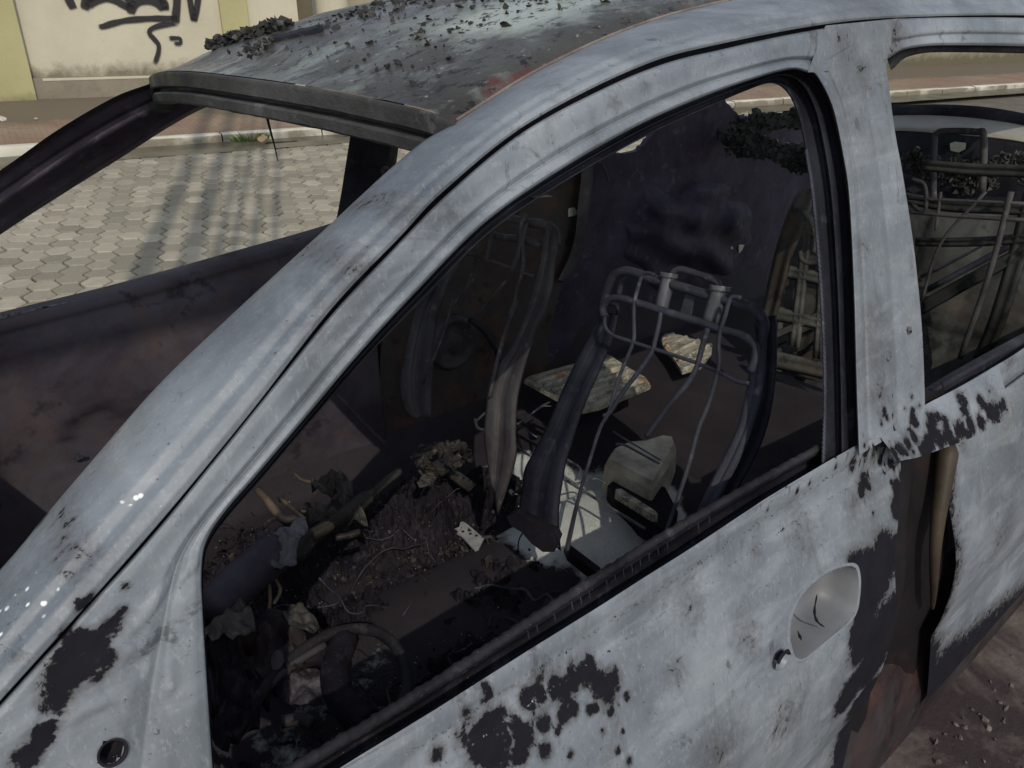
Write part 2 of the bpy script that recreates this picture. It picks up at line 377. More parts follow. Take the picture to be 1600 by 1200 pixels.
def wall_panel(name, mat, u0, u1, v, o0, o1, parent, n=24):
    b = MB(); rows = []
    for i in range(n+1):
        uu = u0+(u1-u0)*i/n
        rows.append([SP(uu, v+.006*NZ((uu, k*.3, 3), 1.5), 0)+V((0, 0, o0+(o1-o0)*k/20)) for k in range(21)])
    b.grid(rows)
    def at_(p): return max(0, .72-(p.z-SP(0, WALLV).z-o0)*2.0) if p.z > 0 else 0
    o = b.build(name, mat, parent, True, at_, thick=0)
    q = slab(MB(), u0, u1, v+.03, v+.15, o0, o1).build('backing', mat, parent, attr=lambda p: .1)
    return o
H = 3.2
bw = empty('boundary_wall', 'cream plastered boundary wall covered in black graffiti, behind the pavement', 'wall')
uL = -6.0
wall_panel('plaster', WH, uy1-.02, u_pil+.02, WALLV+.01, plz, H, bw)
b = slab(MB(), uy1-.02, u_pil+.3, WALLV-.035, WALLV+.12, .0, plz); b.build('plinth', PLI, bw, attr=lambda p: .45)
b = slab(MB(), uy1+.1, u_pil, WALLV-.040, WALLV-.034, plz-.03, plz-.004); b.build('plinth_cap', WH, bw, attr=lambda p: .35)
yp = empty('yellow_pilaster', 'yellow painted pilaster at the far left end of the graffiti wall', 'pilaster', 'yellow pilasters')
wall_panel('shaft', YE, uL, uy1, WALLV-.07, .0, H, yp, 12)
yp2 = empty('yellow_pilaster', 'yellow painted pilaster right of the graffiti, above the car roof', 'pilaster', 'yellow pilasters')
wall_panel('shaft', YE, u_pil, u_pil2, WALLV-.06, 0, H, yp2, 6)
bw2 = empty('boundary_wall', 'narrow cream wall bay between the yellow pilaster and the dark recess', 'wall')
wall_panel('plaster', WH, u_pil2, u_w2, WALLV+.02, 0, H, bw2, 8)
dk = empty('recessed_doorway', 'dark brown recess beside the white round post', 'doorway')
wall_panel('panel', DK, u_w2, u_d, WALLV+.12, 0, H, dk, 4)
wp = empty('white_post', 'white painted round post rising behind the burnt car roof', 'post')
mid = SP((u_d+u_c2)/2, WALLV-.02); rr = (u_c2-u_d)/2
MB().tube([mid+V((0, 0, z)) for z in (-.02, .5, 1, 2, H)], rr, 20).build('shaft', WH, wp, True, attr=lambda p: .1)
MB().tube([mid+V((0, 0, 0)), mid+V((0, 0, .12))], rr*1.3, 20).build('base', PLI, wp, attr=lambda p: .3)
bw3 = empty('boundary_wall', 'long drab olive wall running behind the car to the right of the white post', 'wall')
OL = mat_wall('drab_render', (.24, .215, .15), (.31, .28, .2), (.10, .09, .055))
wall_panel('plaster', OL, u_c2, 26, WALLV+.05, 0, H, bw3, 60)
# graffiti ribbons (flat spray paint a few mm in front of the plaster)
PAINT = mat_paint()
gz_ = empty('graffiti', 'black sprayed scrawl with arches and a trailing tail on the cream wall', 'graffiti')
def stroke(px, w_, nm='stroke'):
    P = [WP(p, -.008) for p in px]; P = spline(P, 8); rows = []; ed = []
    for i, p in enumerate(P):
        a, c_ = P[max(i-1, 0)], P[min(i+1, len(P)-1)]; t = (c_-a).normalized(); sd_ = t.cross(kn).normalized()
        t_ = i/(len(P)-1); ww = w_*(.85+.25*NZ((p.x*3, p.z*3, 0), 2))/2*.0072
        e = min(1, t_*8+.15, (1-t_)*8+.15)
        rows.append([p+sd_*ww*k for k in (-1.5, -.8, 0, .8, 1.5)]); ed += [0, e, e, e, 0]
    bb = MB().grid(rows); o = bb.build(nm, PAINT, gz_)
    at_ = o.data.attributes.new('edge', 'FLOAT', 'POINT')
    for i, v in enumerate(ed): at_.data[i].value = v
Z = lambda pts: zc(0, 0, 4.444, pts)
stroke(Z([(465, -60), (480, 0), (500, 40), (510, 60)]), 12)
stroke(Z([(585, 70), (600, 0), (640, -30), (700, -40)]), 12)
stroke(Z([(600, 50), (640, 15), (720, -15), (790, 0), (850, 30), (900, 60), (905, 100)]), 10)
stroke(Z([(690, -30), (760, -60), (850, -40), (900, 0), (910, 60)]), 14)
stroke(Z([(905, 95), (920, 50), (960, 10), (1020, -5), (1080, 10), (1120, 40), (1140, 75)]), 12)
stroke(Z([(1150, 75), (1140, 20), (1090, -30), (1000, -50), (930, -30)]), 10)
stroke(Z([(680, 185), (720, 182), (790, 160), (900, 138), (1050, 128), (1150, 128), (1230, 120)]), 8)
stroke(Z([(1225, -60), (1228, 20), (1222, 90), (1215, 160)]), 13)
stroke(Z([(1240, 165), (1180, 165), (1100, 180), (1045, 205), (1040, 235), (1070, 270), (1100, 310), (1100, 360), (1085, 410), (1070, 450)]), 7)
stroke(Z([(1310, -60), (1322, 20), (1336, 90), (1345, 150)]), 9)
stroke(Z([(1345, 150), (1360, 90), (1372, 20), (1378, -60)]), 9)
stroke(Z([(1172, 266), (1210, 264), (1250, 268), (1250, 300), (1205, 300)]), 6)
# grass tuft + dead leaf at the kerb
GR = mat_plain('grass_blade', (.06, .12, .02), (.13, .2, .05), 30, .6)
tp = at((390, 220), ground(.01)); b = MB()
for k in range(220):
    a = random.random()*6.28; r0 = random.random()**.5*.17; p = tp+kd*(cos(a)*r0)+kn*(sin(a)*.05-.03)
    d = V((cos(a)*.6+random.gauss(0, .3), sin(a)*.6+random.gauss(0, .3), 1)).normalized(); L = random.uniform(.05, .13); s_ = d.orthogonal().normalized()*.004
    q = p+d*L*.6; e = p+d*L+V((d.x*.03, d.y*.03, -.015)); n0 = len(b.v)
    b.v += [tuple(p-s_), tuple(p+s_), tuple(q-s_*.8), tuple(q+s_*.8), tuple(e)]; b.f += [(n0, n0+1, n0+3, n0+2), (n0+2, n0+3, n0+4)]
tag(b.build('grass_tuft', GR), 'green grass tuft growing in the joint of the white kerb', 'grass')
lp = at((409, 219), ground(.03)); b = MB()
b.grid([[lp+kd*(x*.05)+V((0, 0, .02+.03*y+.012*math.sin(x*3)))+kn*(-.03+.03*y*.4) for x in (-1*sq, -.4*sq, .4*sq, 1*sq)] for y, sq in ((-1, .15), (-.4, .9), (.4, 1), (1, .2))])
tag(b.build('dead_leaf', mat_plain('dry_leaf', (.34, .24, .12), (.45, .36, .22), 20), smooth=True, thick=.002), 'dry tan leaf lying against the kerb right of the grass', 'leaf')
for i, (px_, lab) in enumerate((((57, 187), 'small white paper scrap on the dark pavement left of the far windscreen pillar'), ((1, 187), 'pale stone chip on the pavement at the left edge of the view'))):
    p = at(px_, ground(.06)); b = MB(); b.shard(p+V((0, 0, .01)), .045 if i == 0 else .07, .25, 8)
    tag(b.build('paper_scrap' if i == 0 else 'stone_chip', mat_plain('scrap%d' % i, (.5, .48, .42), (.6, .58, .5))), lab, 'litter' if i == 0 else 'stone')
# unseen power pole behind the viewer; arms and cables shaped to throw shade stripes
up = empty('unseen_power_pole', 'unseen twin power pole with four added cables, throwing the striped shade across the pavers', 'power pole')
CON = mat_plain('unseen_pole_concrete', (.25, .24, .22), (.35, .34, .3))
for x in (-3.06, -2.80): MB().tube([V((x, -2.5, gz(x, -2.5, -.1))), V((x, -2.5, 12))], .062, 14).build('unseen_pole', CON, up, True)
for z in (4.6, 12.0): MB().box((-3.15, -2.55, z), (-2.1, -2.45, z+.1)).build('unseen_cross_arm', CON, up)
for x in (-2.64, -2.54, -2.41, -2.27): MB().tube([V((x, -2.5, 4.65)), V((x+.01, -2.5, 8)), V((x, -2.5, 12.05))], .024, 8).build('added_shade_cable', CHAN, up, True)

# ------------------------------------------------------------------ the burnt car
car = empty('burnt_car', 'burnt out car shell with glassless windows, ash grey bare metal and charred cabin', 'car')
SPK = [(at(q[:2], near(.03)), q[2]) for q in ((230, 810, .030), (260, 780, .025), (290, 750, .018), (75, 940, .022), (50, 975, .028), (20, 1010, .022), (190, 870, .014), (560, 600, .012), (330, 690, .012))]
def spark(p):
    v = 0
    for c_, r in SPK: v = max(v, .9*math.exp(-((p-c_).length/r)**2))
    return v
BL = []      # soot blobs: (3-D point, radius, strength)
def blob(px_, r, s=1.0, o=0.0): BL.append((at(px_, near(o)), r, s))
_n = len(BL)
for q in [(958, 1085, .014), (968, 1100, .013), (975, 1080, .012), (942, 1055, .008), (938, 1065, .008), (925, 1070, .009), (915, 1085, .010), (890, 1092, .012),
          (905, 1105, .007), (862, 1100, .009), (845, 1112, .010), (800, 1140, .010), (780, 1150, .012), (825, 1150, .008), (900, 1135, .009), (915, 1125, .008), (870, 1150, .008), (838, 1170, .012), (830, 1195, .010),
          (775, 1180, .018), (795, 1195, .018), (870, 1190, .008), (940, 1125, .006), (735, 1165, .008), (700, 1195, .009),
          (100, 1020, .007), (118, 1000, .008), (150, 1000, .008), (175, 975, .006), (190, 955, .004), (100, 1060, .012), (85, 1090, .009), (130, 1040, .008), (130, 945, .005), (140, 935, .004), (195, 915, .003), (65, 1150, .007), (40, 1185, .008), (75, 1135, .005), (150, 1050, .006), (165, 1025, .006),
          (1425, 655, .010), (1450, 655, .010), (1470, 660, .010), (1500, 640, .010), (1415, 735, .007), (1400, 730, .006), (1410, 760, .005), (1372, 760, .012), (1365, 775, .010), (1385, 720, .006), (1350, 730, .010), (1460, 650, .008), (1500, 625, .012), (1545, 640, .015), (1525, 625, .01)]:
    blob(q[:2], q[2])
rs = random.Random(5)
for q in [(1440, 688), (1455, 680), (1470, 676), (1488, 668), (1505, 660), (1520, 655), (1448, 670), (1478, 690), (1500, 680), (1430, 700), (1535, 640), (1555, 630)]: blob(q, .013, 1.0)
for q in [(1385, 706), (1396, 698), (1408, 690), (1370, 712), (1420, 680)]: blob(q, .010, .85)
for _ in range(46): blob((rs.gauss(1395, 38), rs.gauss(735, 34)), rs.uniform(.0018, .0045))
for _ in range(14): blob((rs.uniform(1345, 1440), rs.uniform(600, 660)), rs.uniform(.0018, .0045))
for _ in range(26): t_ = rs.random(); blob((1200+t_*180+rs.gauss(0, 8), 800-t_*115+rs.gauss(0, 8)), rs.uniform(.001, .003))
for _ in range(60): blob((rs.uniform(740, 1000), rs.uniform(1060, 1200)), rs.uniform(.002, .006))
BK = []
def smk(px_, r, s): BL.append((at(px_, near(0)), r, s))
for q in [(1380, 905, .03), (1370, 890, .02), (1360, 940, .028), (1345, 990, .02), (1365, 1040, .03), (1350, 1090, .035), (1400, 960, .03), (1400, 1060, .05), (1335, 1130, .045), (1390, 1130, .06), (1440, 1050, .05),
          (1330, 1180, .05), (1350, 900, .022), (1352, 1000, .03), (1330, 1080, .03), (1390, 880, .028), (1375, 1000, .045), (1370, 1100, .06), (1340, 1150, .06), (1410, 860, .014), (1415, 800, .012), (1418, 770, .010), (1450, 1100, .07), (1322, 1200, .05)]: smk(q[:2], q[2]*1.15, 1.5)
def soot(p):
    v = 0
    for c_, r, s_ in BL:
        d = math.hypot(p.x-c_.x, p.z-c_.z)/r
        if d < 2.6: v = max(v, s_*math.exp(-d*d*.72)*.88)
    return v
for q in [(1360, 510, .03), (1365, 560, .03), (1370, 610, .03), (1425, 410, .016), (1345, 390, .02), (1320, 70, .035), (1350, 120, .03), (1400, 60, .03), (1375, 760, .03), (1350, 800, .02), (1270, 840, .03), (1200, 870, .015),
          (960, 160, .012), (1010, 135, .010), (880, 110, .02), (700, 330, .010), (640, 330, .02), (560, 420, .02), (120, 880, .02), (1545, 640, .04), (1520, 700, .02), (1100, 960, .03), (1180, 1000, .03), (1070, 1060, .02), (1230, 1120, .05), (1120, 1180, .04), (1560, 850, .06), (1580, 980, .06)]:
    BL.append((at(q[:2], near(0)), q[2], .40))
# pixel guides
Apx = [(-330, 1260), (-150, 1060), (0, 893), (125, 745), (250, 602), (370, 487), (490, 377), (640, 240), (715, 190), (850, 107), (1000, 40), (1140, 2), (1290, -22), (1420, -30), (1600, -26), (1800, -18)]
Bpx = [(-190, 1320), (-80, 1185), (30, 1062), (160, 918), (270, 792), (395, 640), (520, 480), (625, 370), (696, 296), (830, 190), (1000, 104), (1120, 70), (1290, 38), (1420, 27), (1600, 24), (1800, 28)]
def lerp_px(a, b, t): return [(p[0]*(1-t)+q[0]*t, p[1]*(1-t)+q[1]*t) for p, q in zip(a, b)]
rows = loft([(offset_px(Apx, -2), .135), (Apx, .10), (lerp_px(Apx, Bpx, .12), .072), (lerp_px(Apx, Bpx, .32), .036), (lerp_px(Apx, Bpx, .52), .016), (lerp_px(Apx, Bpx, .66), .013), (lerp_px(Apx, Bpx, .78), .003), (lerp_px(Apx, Bpx, .93), 0.), (Bpx, .002), (Bpx, .016)], near, 14, 5)
MB().grid(rows).build('roof_rail', ASH, car, True, soot)
# gap under the rail
MB().grid(loft([(offset_px(Bpx, -5), .016), (offset_px(Bpx, 16), .016)], near, 8, 1)).build('door_gap', SOOT, car, True)
# ---- front door
fd_attr = soot
# lower panel (in 3-D: x along the car, profile down)
_BL = [at(p, near(0.0)) for p in ((566, 1186), (690, 1112), (832, 1020), (950, 948), (1062, 876), (1200, 783), (1300, 723), (1450, 648), (1600, 562))]
def belt(x):
    if x <= _BL[0].x: return _BL[0].z
    for a, b_ in zip(_BL, _BL[1:]):
        if x <= b_.x: return a.z+(b_.z-a.z)*(x-a.x)/(b_.x-a.x)
    return _BL[-1].z
prof = [(.001, .004, .020), (.004, .0015, .002), (.016, 0, 0), (.022, 0, .0015), (.026, -.001, .0), (.043, -.004, 0), (.052, -.008, 0), (.058, -.0135, 0)]
def panel(x0, x1, nx, zb, extra=None):
    rows = []
    zs = []
    for i in range(nx+1):
        r = []
        t = i/nx
        for d, y, _ in prof:
            x = x0(belt(0)-d)*(1-t)+x1(belt(0)-d)*t; r.append(V((x, y+.001*NZ((x*8, d*60, 0), 1), belt(x)-d)))
        for k in range(1, 121):
            d = .058+(zb-.058)*k/120; z = belt(0)-d
            x = x0(z)*(1-t)+x1(z)*t
            y = S(z)+(-.0135-S(belt(0)-.058))*max(0, 1-(k/120)*3)
            y += .0015*NZ((x*5, z*5, 7), 1)
            if extra: y += extra(x, z)
            r.append(V((x, y, z)))
        rows.append(r)
    return rows
hx1, hz1 = -.132, .768
lk = at((1222, 1030), near(0))
HL, HH = .082, .060
def handle_dent(x, z):
    dx, dz = (x-hx1), (z-hz1)
    a = radians(0); q = (abs(dx)/HL)**2.2+(abs(dz)/(HH if dz > 0 else .030))**2.2
    o = 0.0
    if q < 1: o += .05*(1-q)**.34
    elif q < 1.35: o -= .0015*(1-(q-1)/.35)
    l = ((x-lk.x)/.016)**2+((z-lk.z)/.016)**2
    if l < 1: o += .008*(1-l)**.4
    return o
RX = lambda z: at_rear(z)
r1, r2, r3 = at((1428, 690), near(0)), at((1404, 880), near(0)), at((1385, 1000), near(0))
def at_rear(z):   # rear edge of the front door
    if z > r2.z: t = (r1.z-z)/(r1.z-r2.z); return r1.x+(r2.x-r1.x)*t
    return r2.x+.02*(r2.z-z)
XF = -1.0
def ysurf(z):
    d = belt(0)-z; return S(z)+(-.0135-S(belt(0)-.058))*max(0, 1-((d-.058)/.602)*3)
CUP = [(1235, 1000), (1237, 970), (1248, 940), (1266, 916), (1290, 897), (1313, 887), (1334, 886), (1341, 903), (1340, 935), (1335, 958), (1322, 976), (1300, 994), (1275, 1014), (1255, 1029), (1242, 1024)]
psf = lambda o: (lambda P: P.y-(ysurf(P.z)+o))
cup0 = spline([at(p, psf(0)) for p in CUP+[CUP[0]]], 6); cc = sum(cup0, V())/len(cup0)
def in_cup(x, z, k=1.0):
    n_ = len(cup0)-1; c_ = False
    for i in range(n_):
        a, b_ = cup0[i], cup0[(i+1) % n_]
        ax, az, bx, bz = cc.x+(a.x-cc.x)*k, cc.z+(a.z-cc.z)*k, cc.x+(b_.x-cc.x)*k, cc.z+(b_.z-cc.z)*k
        if (az > z) != (bz > z) and x < (bx-ax)*(z-az)/(bz-az)+ax: c_ = not c_
    return c_
dm = MB().grid(panel(lambda z: XF, at_rear, 300, .66, None))
dm.f = [f for f in dm.f if not (abs(dm.v[f[0]][0]-cc.x) < .12 and abs(dm.v[f[0]][2]-cc.z) < .08 and in_cup((dm.v[f[0]][0]+dm.v[f[2]][0])/2, (dm.v[f[0]][2]+dm.v[f[2]][2])/2, 1.03))]
o = dm.build('front_door', ASH, car, True, fd_attr)
fdoor = o
cr = []
for k_, dy in ((1.10, .0012), (1.07, -.0006), (1.035, -.0012), (1.005, -.0004), (.985, .004), (.965, .014), (.94, .026), (.88, .038), (.76, .047), (.55, .052), (.3, .054), (.01, .055)):
    cr.append([V((cc.x+(p.x-cc.x)*k_, ysurf(cc.z+(p.z-cc.z)*k_)*(1 if k_ > .95 else 0)+(0 if k_ > .95 else p.y*.5+cc.y*.5)+dy, cc.z+(p.z-cc.z)*k_)) for p in cup0])
CUPM = NT('smooth_cup_metal')
_k = CUPM.mix(CUPM.ramp(CUPM.noise(9, 4, .5), [(.35, 0.), (.65, 1.)]), (.11, .116, .128), (.19, .20, .215))
_k = CUPM.mix(CUPM.ramp(CUPM.noise(14, 6, .7, off=4), [(.56, 0.), (.68, .6)]), _k, (.15, .15, .155))
CUPM = CUPM.done(_k, .5, 0, CUPM.noise(60, 5, .6), .0008, .5, .5)
MB().grid(cr[3:]).build('handle_recess', CUPM, fdoor, True)
MB().grid(cr[:4]).build('recess_rim', ASH, fdoor, True, lambda p: .0)
# door frame between the gap and the window
Cpx = [(350, 1420), (338, 1285), (330, 1180), (322, 1060), (316, 960), (314, 890), (322, 845), (350, 800), (400, 742), (480, 648), (560, 553), (650, 455), (760, 345), (880, 262), (1000, 194), (1100, 150), (1180, 122), (1235, 108), (1262, 113)]
B2px = [(-250, 1400), (-160, 1290), (-80, 1190), (0, 1100), (90, 1000), (150, 932), (205, 872), (262, 806), (330, 722), (430, 598), (520, 487), (600, 402), (698, 302), (815, 206), (940, 138), (1040, 97), (1130, 75), (1215, 56), (1290, 42)]
fr = []
g = [(offset_px(B2px, 1.5), .008), (offset_px(B2px, 2.5), .003), (offset_px(B2px, 5), .0)]
for t, o_ in ((.25, -.001), (.5, .001), (.64, .001), (.70, .004), (.74, .0065), (.78, .003), (.84, .001), (.95, .0)): g.append((lerp_px(B2px, Cpx, t), o_))
g += [(Cpx, .003), (offset_px(Cpx, 1), .02)]
rows = loft(g, near, 12, 4)
frame = MB().grid(rows)
# pressed triangle for the mirror: shallow dish + bosses
h1 = at((176, 1176), near(0)); h2 = at((215, 1045), near(0)); h3 = at((206, 968), near(0))
_E = [at(p, near(0)) for p in ((100, 1125), (200, 1012), (262, 995), (262, 1075), (150, 1100), (100, 1125))]
EMB = [(_E[i], _E[i+1]) for i in range(5)]+[(at((300, 880), near(0)), at((118, 1075), near(0)))]
fv = []
for v in frame.v:
    p = V(v); o_ = 0
    for c_, r, dep in ((h2, .0085, .0035), (h3, .006, .0015)):
        d = (p-c_).length/r
        if d < 1: o_ += dep*(1-d*d)
        elif d < 1.4: o_ -= .001*(1.4-d)/.4
    for a_e, b_e in EMB:
        d_ = (b_e-a_e); t_e = max(0, min(1, (p-a_e).dot(d_)/d_.length_squared)); dd = (p-(a_e+d_*t_e)).length
        if dd < .006: o_ -= .0022*math.cos(dd/.006*pi/2)
    fv.append((p.x, p.y+o_, p.z))
frame.v = fv
frame.f = [f for f in frame.f if (sum((V(frame.v[i]) for i in f), V())/4-h1).length > .0072]
frame.build('window_frame', ASH, fdoor, True, soot)
hn = V((0, 1, -.36)).normalized()
def ring(c_, r, tr, nrm, n=28, sx=1.0):
    u_ = nrm.orthogonal().normalized(); w_ = nrm.cross(u_); return [c_+(u_*cos(6.2832*k/n)*sx+w_*sin(6.2832*k/n))*r for k in range(n+1)]
MB().grid([ring(h1-hn*.0007, .0092, 0, hn), ring(h1-hn*.0012, .0080, 0, hn), ring(h1+hn*.001, .0070, 0, hn), ring(h1+hn*.02, .0068, 0, hn), ring(h1+hn*.021, .0002, 0, hn)]).build('mounting_hole', SOOT, fdoor, True)
# black inner channel all round the opening
CHo = [(348, 1420), (337, 1285), (329, 1180), (321, 1060), (315, 960), (313, 890), (321, 845), (349, 800), (399, 742), (479, 648), (559, 553), (649, 455), (759, 345), (879, 262), (1000, 194), (1100, 150), (1180, 122), (1235, 107), (1272, 120), (1298, 165), (1315, 235), (1325, 310), (1332, 450), (1336, 600), (1342, 720)]
CHi = [(352, 1420), (342, 1285), (333, 1180), (325, 1060), (319, 960), (318, 895), (326, 852), (355, 809), (407, 750), (487, 656), (569, 562), (661, 467), (772, 358), (893, 278), (1013, 211), (1106, 168), (1165, 142), (1205, 130), (1230, 145), (1246, 180), (1258, 235), (1269, 310), (1281, 450), (1287, 600), (1284, 740)]
g = [(offset_px(CHo, -6), .026), (lerp_px(CHo, CHi, .04), .022), (lerp_px(CHo, CHi, .25), .026), (lerp_px(CHo, CHi, .38), .018), (lerp_px(CHo, CHi, .45), .018), (lerp_px(CHo, CHi, .55), .032), (lerp_px(CHo, CHi, .8), .034), (lerp_px(CHo, CHi, .9), .028), (lerp_px(CHo, CHi, .96), .028), (CHi, .034), (CHi, .07)]
def ch_attr(p): return .0
MB().grid(loft(g, near, 10, 3)).build('window_channel', CHAN, fdoor, True)
# serrated strip on the channel edge
b = MB(); e1 = spline([at(p, near(.027)) for p in offset_px(CHi[20:], -1)], 40)
b.tube([p+V((0, -.001*(k % 2), 0)) for k, p in enumerate(e1)], lambda t: .0022, 6); b.build('seal_strip', SEATM, fdoor)
# belt channel: ribbed lip + dark trough along the sill
lip = [(380, 1250), (560, 1142), (676, 1070), (800, 990), (920, 911), (1040, 836), (1180, 755), (1285, 697), (1345, 664)]
led = [(420, 1270), (566, 1184), (690, 1110), (832, 1018), (950, 946), (1062, 874), (1200, 781), (1300, 721), (1345, 694)]
g = [(offset_px(lip, -2), .060), (lip, .040), (lerp_px(lip, led, .12), .030), (lerp_px(lip, led, .28), .030), (lerp_px(lip, led, .33), .045), (lerp_px(lip, led, .85), .040), (lerp_px(lip, led, .95), .012), (led, .002)]
lipf = lambda o: (lambda P: P.z-(belt(P.x)+.002-(.0 if o < .045 else .012)) if False else P.y-(o))
MB().grid(loft(g, lambda o: (lambda P: P.y-o), 20, 3)).build('belt_channel', CHAN, fdoor, True)
b = MB(); e1 = spline([at(p, PY(.034)) for p in lip], 26)
b.tube([p+V((0, 0, NZ(p, 90, .0015))) for p in e1], lambda t: .0052+.0006*math.sin(t*900), 8); b.build('belt_seal', mat_soot('sooty_seal', (.010, .010, .013), (.05, .048, .058), (.5, .8)), fdoor, True)
e0 = spline([at(p, PY(.0305)) for p in lerp_px(lip, led, .30)], 26)
b = MB()
TEETH = MB()
for k in range(0, len(e0)-60, 3):
    if abs(k/len(e0)-.55) > .16+.05*random.random() or random.random() < .25: continue
    p = e0[k]; b.tube([p+V((0, 0, .004)), p+V((.0006, -.002, -.006))], .0006, 5)
b.build('belt_seal_teeth', SEATM, fdoor)['kind'] = 'stuff'
# scale crust along the ledge crease
b = MB()
for k in range(500):
    x = random.uniform(-.72, .18); z = belt(x)-random.choice((.024, .025, .0525))+random.gauss(0, .0011); b.shard((x, S(.95)-.0015+(-.007 if z < belt(x)-.04 else 0), z), random.uniform(.0006, .0018), .5, 5)
b.build('scale_crust', ASH, fdoor, False, lambda p: .25+.5*NZ(p, 40))['kind'] = 'stuff'
# handle: torn sheet edge and lock barrel
b = MB(); c0 = lk+V((0, -.001, 0)); 
b.grid([ring(c0, .0145, 0, V((0, 1, 0))), ring(c0+V((0, -.003, 0)), .0125, 0, V((0, 1, 0))), ring(c0+V((0, -.001, 0)), .0100, 0, V((0, 1, 0))), ring(c0+V((0, .006, 0)), .009, 0, V((0, 1, 0))), ring(c0+V((0, .006, 0)), .0002, 0, V((0, 1, 0)))])
b.build('lock_cylinder', ASH, fdoor, True, lambda p: .0 if p.z < lk.z+.002 else .7)
b = MB()
for pts in ([(1290, 937), (1286, 962), (1290, 978), (1302, 988)], [(1260, 994), (1266, 1009)]):
    P = [at(p, near(.0)) for p in pts]; P = [V((p.x, p.y+.012, p.z)) for p in P]
    MB().tube(spline(P, 5), lambda t: .0006+.0012*math.sin(t*3.1)+.0004*math.sin(t*23), 5).build('handle_scorch', SOOT, fdoor)
# ---- B pillar skins
L_ = [(1262, 113), (1282, 128), (1304, 180), (1317, 240), (1326, 310), (1333, 450), (1337, 600), (1341, 700)]
L_ = [(1290, 42), (1300, 100), (1306, 180), (1318, 240), (1326, 310), (1333, 450), (1337, 600), (1341, 712)]
R_ = [(1402, 28), (1386, 92), (1391, 150), (1400, 215), (1411, 275), (1429, 395), (1441, 520), (1446, 650)]
L2 = [(1262, 113), (1276, 120), (1300, 168), (1316, 240), (1326, 310), (1333, 450), (1337, 600), (1341, 712)]
g = [(L2, .006), (lerp_px(L2, R_, .015), .001), (lerp_px(L2, R_, .1), .0), (lerp_px(L2, R_, .16), .003), (lerp_px(L2, R_, .2), .0005), (lerp_px(L2, R_, .3), -.002), (lerp_px(L2, R_, .5), -.002), (lerp_px(L2, R_, .54), -.001), (lerp_px(L2, R_, .60), .003), (lerp_px(L2, R_, .67), .0), (lerp_px(L2, R_, .70), -.001), (lerp_px(L2, R_, .92), .0), (R_, .004), (offset_px(R_, 1), .03)]
# top patch: fan between gap line and window corners
rows = loft(g, near, 12, 4)
MB().grid(rows).build('centre_pillar', ASH, car, True, soot)
T0 = [(1290, 42), (1345, 34), (1402, 30)]
T1 = [(1262, 113), (1290, 106), (1320, 104)]
g = [([(1290, 40), (1310, 38), (1330, 36), (1350, 34), (1370, 32), (1402, 29)], .0), ([(1276, 76), (1296, 76), (1317, 74), (1340, 72), (1360, 68), (1396, 56)], .0), ([(1262, 113), (1281, 112), (1302, 110), (1329, 106), (1356, 100), (1386, 92)], .0006)]
MB().grid(loft(g, near, 6, 8)).build('pillar_cap', ASH, car, True, lambda p: soot(p)+.0)
# pillar weld rings and plug holes
for p, r in (((1388, 556), .008), ((1384, 625), .007), ((1421, 516), .006)):
    c_ = at(p, near(-.002)); b = MB(); b.grid([ring(c_, r, 0, hn), ring(c_-hn*.0015, r*.85, 0, hn), ring(c_+hn*.0005, r*.6, 0, hn), ring(c_+hn*.0008, .0001, 0, hn)]); b.build('pillar_plug', ASH, car, True, lambda p: .35)
# ---- rear door upper frame
g1 = [(1402, 29), (1500, 27), (1600, 28), (1750, 34)]; g2 = [(1386, 92), (1425, 75), (1520, 71), (1750, 76)]
g2b = [(1392, 110), (1428, 86), (1520, 82), (1750, 88)]
MB().grid(loft([(g1, .004), (offset_px(g1, 3), .0), (lerp_px(g1, g2, .5), -.001), (lerp_px(g1, g2, .6), .003), (lerp_px(g1, g2, .9), .0), (g2, .004), (g2, .02)], near, 10, 4)).build('rear_door_frame', ASH, car, True, lambda p: soot(p)+.12*max(0, NZ(p, 6)+.3))
MB().grid(loft([(g2, .006), (lerp_px(g2, g2b, .2), .03), (g2b, .035), (g2b, .06)], near, 10, 3)).build('rear_window_channel', CHAN, car, True)
# ---- rear door lower panel
rl1 = [at(p, near(0)) for p in ((1500, 690), (1491, 800), (1478, 950), (1448, 1085))]
def rd_front(z):
    P = rl1
    if z > P[0].z: return P[0].x
    for a, b_ in zip(P, P[1:]):
        if z >= b_.z: t = (a.z-z)/(a.z-b_.z); return a.x+(b_.x-a.x)*t
    return P[-1].x
def rd_soot(p):
    e = abs(p.x-rd_front(p.z)); v = soot(p)
    if p.z < .88: v = max(v, .55-e*9)
    lim = .28+.10*(p.x-.6) # lower rust
    v = max(v, .9-(p.z-.02-(.24-.22*(p.x-.6)))*7 if p.z < .5 else 0)
    return v
rdoor = MB().grid(panel(rd_front, lambda z: 1.55, 150, .72)).build('rear_door', ASH, car, True, rd_soot)
bw_ = MB().grid(loft([([(1436, 612), (1500, 574), (1600, 520), (1700, 470)], .05), ([(1440, 622), (1502, 584), (1602, 533), (1702, 484)], .035), ([(1445, 640), (1507, 604), (1606, 553), (1706, 505)], .025), ([(1448, 652), (1510, 616), (1609, 565), (1709, 518)], .002)], lambda o: PY(o), 10, 4)).build('rear_belt_channel', CHAN, rdoor, True)
